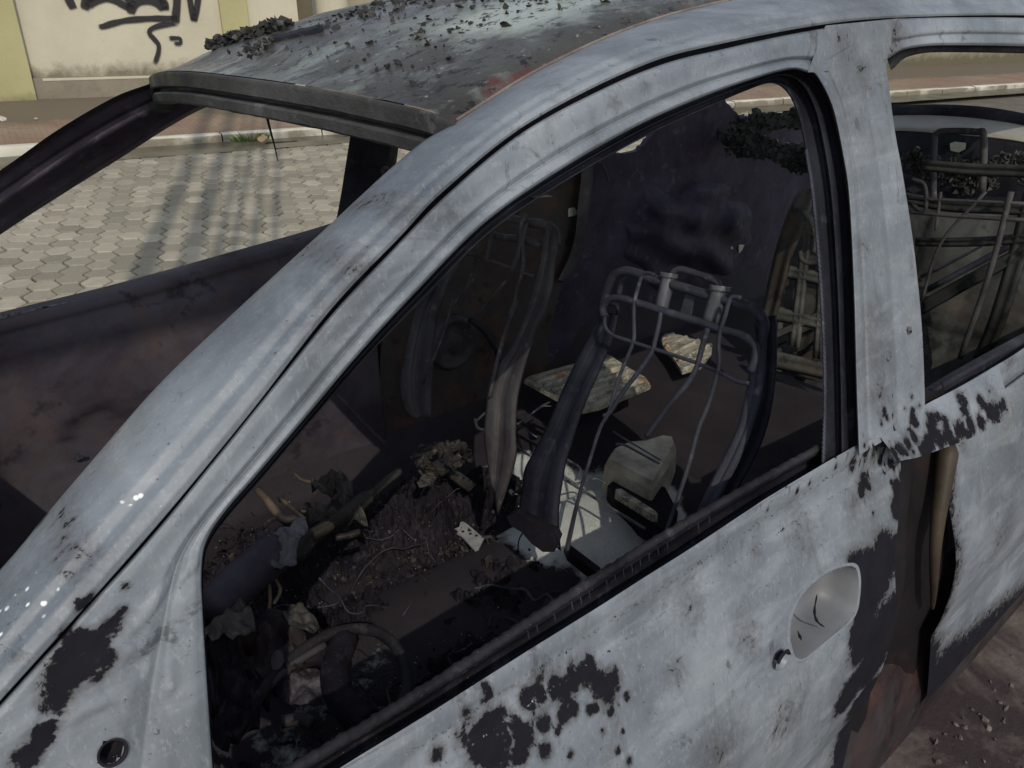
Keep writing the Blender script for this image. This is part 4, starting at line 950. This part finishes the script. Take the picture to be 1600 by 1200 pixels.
# passenger seat
ps = bars('passenger_seat', [(q2([(700, 505), (800, 540), (900, 565), (1000, 575), (1060, 600), (1100, 650), (1105, 720)]), .010), (q2([(640, 640), (740, 670), (850, 682), (1000, 720)]), .008)], seatp(0), 0, DSEAT, car)
bars('support_wire', [(q2([(450, 778), (600, 815), (730, 860), (850, 908), (955, 938)]), .0035), (q2([(888, 505), (868, 600), (868, 700), (835, 820), (800, 915)]), .006), (q2([(905, 570), (875, 690), (882, 800), (875, 900), (840, 1020), (820, 1120), (790, 1200)]), .0045),
    (q2([(668, 600), (645, 720), (620, 850)]), .005), (q2([(570, 690), (552, 800), (510, 960), (440, 1150)]), .0035), (q2([(548, 938), (440, 1080), (372, 1160)]), .0035), (q2([(755, 972), (640, 1120), (560, 1210)]), .0035),
    ([(708, 468), (690, 530), (660, 600)], .003), ([(808, 470), (790, 520), (778, 560), (765, 620)], .0045)], seatp(-.02), 0, DSEAT, ps)
ribbon('side_member', q2([(1040, 610), (1020, 700), (1000, 850), (970, 960), (935, 1090), (900, 1200)])+q5([(535, 330), (485, 430), (432, 500), (408, 570), (398, 660), (392, 760), (412, 900)]), q2([(1112, 640), (1112, 740), (1095, 860), (1082, 1000), (1052, 1120), (1020, 1220)])+q5([(600, 320), (572, 410), (540, 520), (520, 620), (515, 740), (512, 850), (445, 1060)]), lambda o: seatp(o-.01), DSEAT, ps, .03)
ribbon('side_member', q5([(255, 60), (180, 170), (130, 250), (85, 400), (62, 540), (75, 640), (110, 680)]), q5([(320, 50), (265, 140), (225, 240), (200, 350), (190, 480), (186, 600), (185, 680)]), seatp, DSEAT, ps, .03)
b = MB(); c_ = at((711, 536), PY(1.325)); 
b.grid([ring(c_+V((0, d, 0)), r, 0, V((0, 1, 0)), 36) for r, d in ((.085, .02), (.08, -.004), (.066, -.006), (.062, .004), (.03, .002), (.026, -.008), (.010, -.01), (.0005, -.012))]); b.build('door_speaker', DSEAT, car, True)
b = MB(); b.tube(spline([at(p, PY(1.28)) for p in [(735, 500), (758, 520), (775, 548), (782, 580)]], 5), .008, 8); b.build('cable_loop', CHAN, car, True)
# lumpy remains of the passenger cushion
# springs / wires of the seat bases
q1 = lambda pts: zc(740, 660, 4.444, pts); q0 = lambda pts: zc(760, 500, 4.444, pts)
bars('spring_wire', [(q0([(440, 570), (380, 600), (340, 630), (215, 725)]), .0028), (q0([(450, 598), (395, 600), (350, 625), (280, 680)]), .002), (q0([(250, 745), (350, 815)]), .0024), (q0([(200, 872), (300, 940)]), .0024), (q0([(550, 962), (650, 1030), (620, 1110)]), .0028),
    (q0([(615, 1138), (700, 1115), (760, 1102), (800, 1120), (825, 1140)]), .0028), (q0([(880, 775), (1000, 850), (1210, 975)]), .0028), (q1([(985, 150), (1060, 165), (1290, 290)]), .004), (q1([(610, 382), (760, 475), (1190, 740)]), .0036), (q1([(755, 465), (720, 560), (680, 720), (640, 900)]), .0046),
    (q0([(0, 600), (15, 640)]), .003)], PZ(.44), 0, POST, car)
bars('fallen_wire', [([(742, 655), (746, 668), (756, 672)], .004), ([(758, 645), (745, 657)], .003)], PZ(.46), 0, GALV, car)
# ---- dashboard wreck, steering wheel, debris in the front footwell
TAN = mat_plain('heat_stained_metal', (.035, .027, .022), (.19, .14, .09), 18, .45, 60, .002, .6)
GREY = mat_plain('grey_ash_cloth', (.14, .14, .16), (.26, .26, .29), 10, .8, 40, .004)
FOIL = mat_soot('crumpled_foil', (.016, .015, .015), (.085, .08, .074), (.15, .4), .4)
dash = empty('dashboard_remains_tmp', None, None); bpy.data.objects.remove(dash)
F = lambda z: PZ(z)
# cross car beam and steering column
z2 = lambda pts: zc(300, 680, 2.5, pts)
b = MB(); b.tube(spline([at(p, F(.62)) for p in [(330, 960), (370, 915), (410, 880), (430, 860)]], 6), .036, 16)
dash = b.build('dashboard_beam', mat_soot('violet_tube', (.035, .03, .042), (.09, .08, .10), (.35, .5), .5), car, True)
bars('stained_bracket', [(z2([(255, 215), (290, 250), (330, 300), (365, 330), (410, 325)]), .008), (z2([(470, 390), (520, 365), (545, 350)]), .012)], F(.60), 0, TAN, dash)
bars('wire_bundle', [(z2([(290, 490), (285, 540), (250, 600), (225, 650)]), .0035), (z2([(295, 500), (330, 570), (345, 610), (320, 660)]), .003), (z2([(350, 250), (440, 330)]), .005), (z2([(400, 150), (430, 175), (480, 185), (520, 190)]), .003), (z2([(300, 560), (305, 640), (298, 700)]), .003)], F(.60), 0, TAN, dash)
bars('loop', [(z2([(385, 155), (398, 147), (412, 153), (405, 165), (390, 160)]), .002)], F(.6), 0, FOIL, dash)
b = MB(); ax = spline([at(p, F(.60)) for p in z2([(545, 355), (600, 310), (650, 270), (685, 240)])], 30)
for k in range(0, len(ax)-1, 3):
    p, t = ax[k], (ax[k+1]-ax[k]).normalized(); b.tube([q for q in ring(p, .0135, 0, t, 14)], .0022, 5, False)
b.tube(ax, .009, 8); b.build('coil_spring', FOIL, dash, True)
bars('shift_rod', [(z2([(400, 480), (470, 400), (540, 350)]), .016), (z2([(690, 240), (760, 180), (810, 140)]), .009), (z2([(560, 400), (610, 392), (655, 378)]), .007)], F(.585), 0, FOIL, dash)
def cloth(name, outline, z, mat, parent, amp=.014, n=16, th=.002, fq=1.0):
    """crumpled sheet filling an outline traced at height z"""
    P = [at(p, PZ(z)) for p in outline]; c_ = sum(P, V())/len(P); b = MB(); m_ = len(P); rows = []
    P2 = spline(P+[P[0]], 4)
    for k in range(n+1):
        t = k/n; rows.append([c_.lerp(p, t)+V((0, 0, amp*(NZ((c_.lerp(p, t)*34*fq), 1)+.5*NZ((c_.lerp(p, t)*80*fq+V((3, 1, 2))), 1))+.35*amp*(1-t))) for p in P2])
    b.grid(rows); return b.build(name, mat, parent, False, thick=th)
GREY = mat_plain('grey_ash_cloth2', (.06, .06, .07), (.14, .14, .155), 10, .8, 40, .004)
cloth('ash_cloth', z2([(385, 345), (440, 338), (450, 365), (420, 410), (405, 460), (405, 510), (360, 528), (310, 500), (280, 475), (290, 430), (330, 385)]), .64, GREY, dash, .02)
cloth('crumpled_foil', z2([(460, 175), (520, 155), (610, 160), (628, 190), (630, 240), (610, 285), (580, 262), (560, 210), (480, 215)]), .60, FOIL, dash, .04)
cloth('crumpled_foil', z2([(410, 290), (470, 300), (540, 290), (600, 310), (660, 320), (685, 348), (620, 340), (560, 350), (480, 345), (440, 325)]), .585, FOIL, dash, .035)
cloth('melted_sheet', z2([(60, 780), (120, 700), (180, 640), (230, 690), (240, 740), (190, 790), (130, 800), (90, 830)]), .66, mat_soot('melted_brown', (.04, .034, .034), (.11, .10, .095), (.3, .5), .4), dash, .025)
cloth('melted_sheet', z2([(350, 690), (380, 665), (430, 680), (480, 700), (500, 745), (470, 790), (420, 780), (370, 730)]), .62, mat_soot('melted_grey', (.02, .019, .02), (.07, .066, .062), (.25, .5), .6), dash, .03)
cloth('red_brown_lump', z2([(150, 820), (230, 770), (330, 740), (430, 760), (450, 860), (380, 930), (260, 930), (160, 900)]), .60, RED, dash, .05)
cloth('black_lump', z2([(60, 850), (130, 830), (230, 880), (300, 1000), (260, 1130), (160, 1200), (80, 1200)]), .60, SOOT, dash, .05)
cloth('glossy_cover', z2([(350, 930), (420, 900), (500, 920), (520, 990), (480, 1060), (400, 1050), (330, 1000)]), .56, mat_soot('glossy_violet', (.02, .018, .024), (.08, .075, .09), (.08, .22), .4), dash, .02)
cloth('gauge_ring', z2([(310, 870), (330, 850), (355, 860), (358, 890), (335, 910), (314, 900)]), .63, DSEAT, dash, .01)
bars('bent_rod', [(z2([(250, 1040), (330, 950), (420, 880), (520, 820)]), .006), (z2([(95, 740), (160, 690), (240, 650)]), .004), (z2([(350, 1120), (420, 1110), (470, 1125)])+[], .009)], F(.60), 0, DSEAT, dash)
# steering wheel: rim, spokes, hub, in the plane it has sunk into
wr = spline([at(p, PZ(.60)) for p in z2([(160, 1190), (240, 1060), (330, 930), (420, 850), (500, 795), (580, 765), (680, 758), (760, 790), (810, 850), (835, 920), (838, 1000), (800, 1080), (720, 1150), (600, 1210)])], 8)
sw = MB().tube(wr, .009, 12).build('steering_wheel', mat_soot('charred_rim', (.008, .008, .010), (.035, .033, .038), (.5, .8)), car, True)
b = MB()
for px_, r_ in ((z2([(600, 790), (560, 900), (570, 1000), (620, 1080), (690, 1130)]), .022), (z2([(560, 880), (500, 860), (440, 870)]), .016)):
    b.tube(spline([at(p, PZ(.585)) for p in px_], 5), r_, 10)
b.build('spoke', SOOT, sw, True)
b = MB(); 
for px_ in (z2([(640, 940), (720, 930), (800, 910)]), z2([(640, 945), (730, 945), (795, 925)]), z2([(690, 1000), (740, 950), (790, 920)]), z2([(655, 975), (700, 1040), (735, 1085)]), z2([(690, 1025), (760, 1010)]), z2([(700, 1080), (760, 1060)])):
    b.tube([at(p, PZ(.56)) for p in px_], .0018, 5)
b.build('charred_strands', CHAN, sw)
# charred cable nest, brackets and crumbs on the floor
heap('cable_nest', z2([(890, 100), (920, 70), (960, 60), (1000, 70), (1040, 60), (1070, 85), (1030, 110), (960, 140), (930, 150), (900, 110), (920, 190)]), F(.50), (.004, .016), 300, FOIL, car, 5, .6)
def bracket(px_, z, nm, mat, lab):
    P = [at(p, PZ(z)) for p in px_]; b = MB(); b.prism(P, (0, 0, .004)); o = b.build(nm, mat); c_ = sum(P, V())/len(P)
    o['label'] = lab; o['category'] = 'bracket'
    b2 = MB(); 
    for t in (.3, .55, .75):
        q = P[0].lerp(P[len(P)//2], t)+V((0, 0, .0045)); b2.tube([q, q+V((0, 0, .0012))], .0035, 10)
    b2.build('rivet', SOOT, o); return o
bracket(z2([(1025, 372), (1045, 362), (1048, 345), (1060, 342), (1075, 352), (1140, 408), (1120, 450), (1105, 455), (1052, 398), (1030, 385)]), .34, 'steel_bracket', mat_plain('bright_bracket', (.22, .225, .235), (.40, .41, .42), 30, .35, 60, .001, .6), 'pale steel bracket with a toothed end lying on the black cabin floor')
bracket(z2([(1005, 150), (1030, 138), (1110, 195), (1080, 222), (1010, 172)]), .42, 'steel_bracket', FOIL, 'dull perforated steel bracket beside the burnt cable nest')
bars('scrap_rod', [(z2([(1130, 405), (1160, 397), (1188, 400)]), .005), (z2([(1230, 480), (1262, 447)]), .003), (z2([(1125, 170), (1150, 138)]), .006), (z2([(945, 295), (1000, 272), (1050, 255), (1060, 230)]), .005)], F(.34), 0, RUST, car)
heap('floor_crumbs', z2([(980, 460), (1020, 440), (1060, 465), (910, 465), (1160, 545), (1200, 560), (1180, 580), (1040, 600), (1340, 610), (1280, 470), (1100, 480), (570, 560), (700, 700), (760, 700), (620, 640), (700, 570), (850, 500)]), F(.32), (.002, .010), 260, FOIL, car, 6, .5)
def cr_pts():
    o = []
    for _ in range(500): o.append((random.uniform(330, 820), random.uniform(760, 1180)))
    return o
heap('ash_crumbs', cr_pts(), F(.325), (.0015, .007), 700, SOOT, car, 6, .6)
heap('glass_crumbs', cr_pts(), F(.33), (.0008, .0018), 260, BRIGHT, car, 6, .6)
# charred mounds left by the carpet, foam and fascia
MO = []
def mound(cx, cy, rx, ry, h, mat, ang=0., n=90, seed=0):
    MO.append((cx, cy, rx, ry, h, ang, seed))
    b = MB(); rows = []; ca_, sa_ = cos(ang), sin(ang)
    for i in range(n+1):
        r = []
        for j in range(n+1):
            u, v = 2*i/n-1, 2*j/n-1; x = cx+rx*u*ca_-ry*v*sa_; y = cy+rx*u*sa_+ry*v*ca_
            f_ = 1-min(1, (u*u+v*v)**.5)**2.2; q = V((x, y, seed))
            k = .45+.5*noise.noise(q*5)+.38*noise.noise(q*13)+.26*noise.noise(q*31)+.17*noise.noise(q*70)+.10*noise.noise(q*140)
            r.append(V((x, y, .285+h*.62*f_*max(0, k)*1.3)))
        rows.append(r)
    return MB().grid(rows).build('charred_mound', mat, car)
VS = mat_soot('violet_char', (.006, .0055, .009), (.022, .020, .028), (.5, .8), .9)
for k, (a_, b_, c_, d_, e_, m_, g_) in enumerate(((-.05, .98, .30, .22, .13, VS, .2), (-.40, 1.02, .26, .24, .16, SOOT, .5), (-.18, .62, .26, .16, .09, VS, .5), (-.72, 1.0, .26, .28, .22, VS, .1),
        (-.62, .36, .20, .16, .13, SOOT, .0), (-.38, .34, .22, .10, .08, VS, .3), (-.05, .38, .18, .12, .07, SOOT, .2), (-.85, .58, .20, .26, .24, RED, .3), (.02, .72, .10, .09, .07, RED, 0))):
    mound(a_, b_, c_, d_, e_, m_, g_, 110, k*3.7)
mound(.0, .98, .30, .20, .24, SOOT, .1, 120, 50)
mound(-.45, .74, .40, .14, .18, VS, .05, 120, 60)
mound(-.02, .68, .18, .12, .16, SOOT, .3, 100, 70)
mound(-.30, .50, .30, .16, .10, SOOT, .1, 100, 80)
def mz(x, y):
    z = .30
    for cx, cy, rx, ry, h, ang, seed in MO:
        dx, dy = x-cx, y-cy; u = (dx*cos(ang)+dy*sin(ang))/rx; v = (-dx*sin(ang)+dy*cos(ang))/ry; f_ = u*u+v*v
        if f_ < 1:
            q = V((x, y, seed)); k = .45+.5*noise.noise(q*5)+.38*noise.noise(q*13)+.26*noise.noise(q*31)
            z = max(z, .285+h*.62*(1-f_**1.1)*max(0, k)*1.3)
    return z
rc = random.Random(21)
for nm_, mt_, nn, rr0 in (('char_crumbs', CHAR, 2600, (.0015, .008)), ('soot_crumbs', SOOT, 1600, (.003, .014)), ('glint_flecks', BRIGHT, 600, (.0006, .0020)), ('rust_crumbs', RUST, 300, (.002, .006)), ('foil_crumbs', FOIL, 260, (.002, .008))):  # tiny pale flecks added to imitate glints of light among the crumbs
    b = MB()
    for _ in range(nn):
        x, y = rc.uniform(-.95, .18), rc.uniform(.22, 1.25); z = mz(x, y)
        if z < .305 and rc.random() < .55: continue
        r_ = rc.uniform(*rr0)*rc.uniform(.5, 1); b.shard((x, y, z+r_*.4), r_, .6, 5)
    b.build(nm_, mt_, car)['kind'] = 'stuff'
# burnt wiring loom and curled scraps strewn over the heaps
rw = random.Random(11)
for k in range(46):
    x, y = rw.uniform(-.85, .02), rw.uniform(.35, 1.2); a = rw.random()*6.28; P = [V((x, y, mz(x, y)+.008))]
    for _ in range(rw.randint(4, 9)):
        a += rw.gauss(0, .7); q = P[-1]; P.append(V((q.x+cos(a)*.028, q.y+sin(a)*.028, max(mz(q.x+cos(a)*.028, q.y+sin(a)*.028)+.003, q.z+rw.gauss(0, .012)))))
    MB().tube(spline(P, 4), rw.choice((.0012, .0018, .003)), 6).build('burnt_wire', rw.choice((SOOT, RUST, FOIL, SEATM)), car, True)
for k in range(26):
    x, y = rw.uniform(-.8, .05), rw.uniform(.4, 1.15); n_ = 9; w_, l_ = rw.uniform(.008, .028), rw.uniform(.02, .06); a = rw.random()*6.28; cu = rw.uniform(.5, 2.2); z = mz(x, y)+.004; w_ *= .7; l_ *= .7
    rr_ = []
    for i in range(n_+1):
        t = i/n_-.5; r_ = []
        for j in range(5):
            s_ = (j/4-.5)*(1+.35*rw.random()); u, v = t*l_, s_*w_
            r_.append(V((x+u*cos(a)-v*sin(a), y+u*sin(a)+v*cos(a), z+.02*cos(t*cu*3)+.25*w_*noise.noise(V((u*90, v*90, k))))))
        rr_.append(r_)
    MB().grid(rr_).build('curled_scrap', rw.choice((FOIL, SOOT, CHAR, SOOT, RUST)), car, False, thick=.0012)
# ---- body beyond the view: bonnet, wing, tail, wheels
b = MB(); rows = []
for i in range(20):
    s_ = i/19; x = -1.05-1.1*s_
    rows.append([V((x, -.09+1.58*j/16, .98+.02*(1-(j/8-1)**2)-.20*s_*s_-.10*(abs(j/8-1)**6))) for j in range(17)])
b.grid(rows); b.build('bonnet', ASH, car, True, lambda p: .4*NZ(p, 3), thick=.004)
for y in (-.08, 1.48):
    rows = [[V((-1.02-1.1*i/14, y, z)) for z in (.92-.2*(i/14)**2, .7, .5, .3 if not 3 < i < 11 else .62)] for i in range(15)]
    MB().grid(rows).build('wing', ASH, car, True, lambda p: .4*NZ(p, 3), thick=.004)
MB().grid([[V((-1.0+3.0*i/30, y, z)) for y, z in ((1.405, .915), (1.46, .8), (1.49, .6), (1.47, .3), (1.42, .08))] for i in range(31)]).build('far_outer_side', ASH, car, True, lambda p: .4, thick=.003)
MB().grid([[V((1.55+.5*i/8, y, z)) for y, z in ((.0, 1.0), (-.07, .8), (-.08, .6), (-.05, .3))] for i in range(9)]).build('rear_wing', ASH, car, True, lambda p: .4*NZ(p, 3), thick=.004)
for x, y in ((-1.62, .02), (1.78, .02), (-1.62, 1.38), (1.78, 1.38)):
    z0 = gz(x, y)+.20
    wl = MB().grid([[V((x+cos(a*pi/18)*r, y+d, z0+sin(a*pi/18)*r)) for a in range(37)] for r, d in ((.05, .07), (.14, .05), (.17, .06), (.20, .08), (.20, -.08), (.17, -.07), (.14, -.05), (.05, -.03))]).build('wheel', RUST, car, True)
gb = MB(); rg = random.Random(9)
for _ in range(2600):
    x, y = rg.uniform(.1, 2.6), rg.uniform(-1.3, -.02); r_ = rg.choice((.002, .004, .007, .012))*rg.uniform(.5, 1.2); gb.shard((x, y, gz(x, y, .004)+r_*.4), r_, .5, 5)
tag(gb.build('burnt_grit', mat_plain('grit', (.03, .026, .026), (.20, .18, .165), 60)), 'dark and pale burnt grit strewn on the ground beside the rear door', 'grit', None, 'stuff')
# ---- charred debris on the roof
def roof_at(px_): return at(px_, lambda P: P.z-zroof(P.x, P.y))
def zroof(x, y):
    best = None
    q = rail_y(x); t = (y-.70)/max(.05, (.70-q.y)); u_ = (min(1, max(-1, t))+1)/2; return q.z+.0085+.026*(1-min(1, t*t))-.014*u_*u_+.016*4*u_*(1-u_)*max(0, 1-max(0, x+.46)*1.2)
b = MB()
cnt = 0
while cnt < 22000:
    x = random.uniform(-.45, 1.3); y = random.uniform(.33, 1.12)
    dens = max(0, noise.noise(V((x*3.2, y*5, 4.2)))*1.2+.12+.35*math.exp(-((y-.80)/.2)**2)*(x > -.05))*(.25+min(1, max(0, (x+.30)*1.3)))*(1 if y > .42 else .3)
    if random.random() > dens*2.6: continue
    r_ = random.choice((.0018, .0025, .0035, .005, .007))*(1+.9*(dens > .35)*(x > -.1)); b.shard((x, y, zroof(x, y)+r_*.3+random.random()*.010*(dens > .45)), r_*random.uniform(.6, 1.3), .5, 5); cnt += 1
tag(b.build('roof_debris', CHAR), 'black charred flakes scattered over the roof of the burnt car', 'debris', None, 'stuff')
def clump(pxs, n, rr, lab):
    b = MB()
    for _ in range(n):
        q = random.choice(pxs); p = V(q); b.shard(p+V((random.gauss(0, .008), random.gauss(0, .008), random.uniform(0, .014))), random.uniform(*rr), .55, 6)
    return tag(b.build('charred_lump', CHAR), lab, 'debris', None, 'stuff' if 'crumbs' in lab else None)
def rp(px_):
    x0, y0 = px_
    for k in range(60):
        P = roof_at((x0, y0+k))
        if P.x < 2.2 and .2 < P.y < 1.25: return P
    return P
clump([rp((335+6*k, 78-1.6*k)) for k in range(15)], 420, (.004, .011), 'ragged strip of charred plastic along the far roof edge above the graffiti wall')
clump([rp((426, 52)), rp((432, 50)), rp((440, 50))], 130, (.006, .013), 'tall charred lump standing up on the far roof edge')
clump([rp((385+7*k, 92-3*k)) for k in range(6)], 70, (.002, .007), 'small smear of black crumbs just in front of the rubber strip on the roof')
a0, a1 = rp((428, 72)), rp((502, 54))
b = MB(); b.tube([a0.lerp(a1, t/8)+V((0, 0, .006+NZ((t, 0, 0), .7, .002))) for t in range(9)], .007, 6)
tag(b.build('rubber_strip', CHAN), 'short black rubber strip lying on the front of the roof', 'strip')
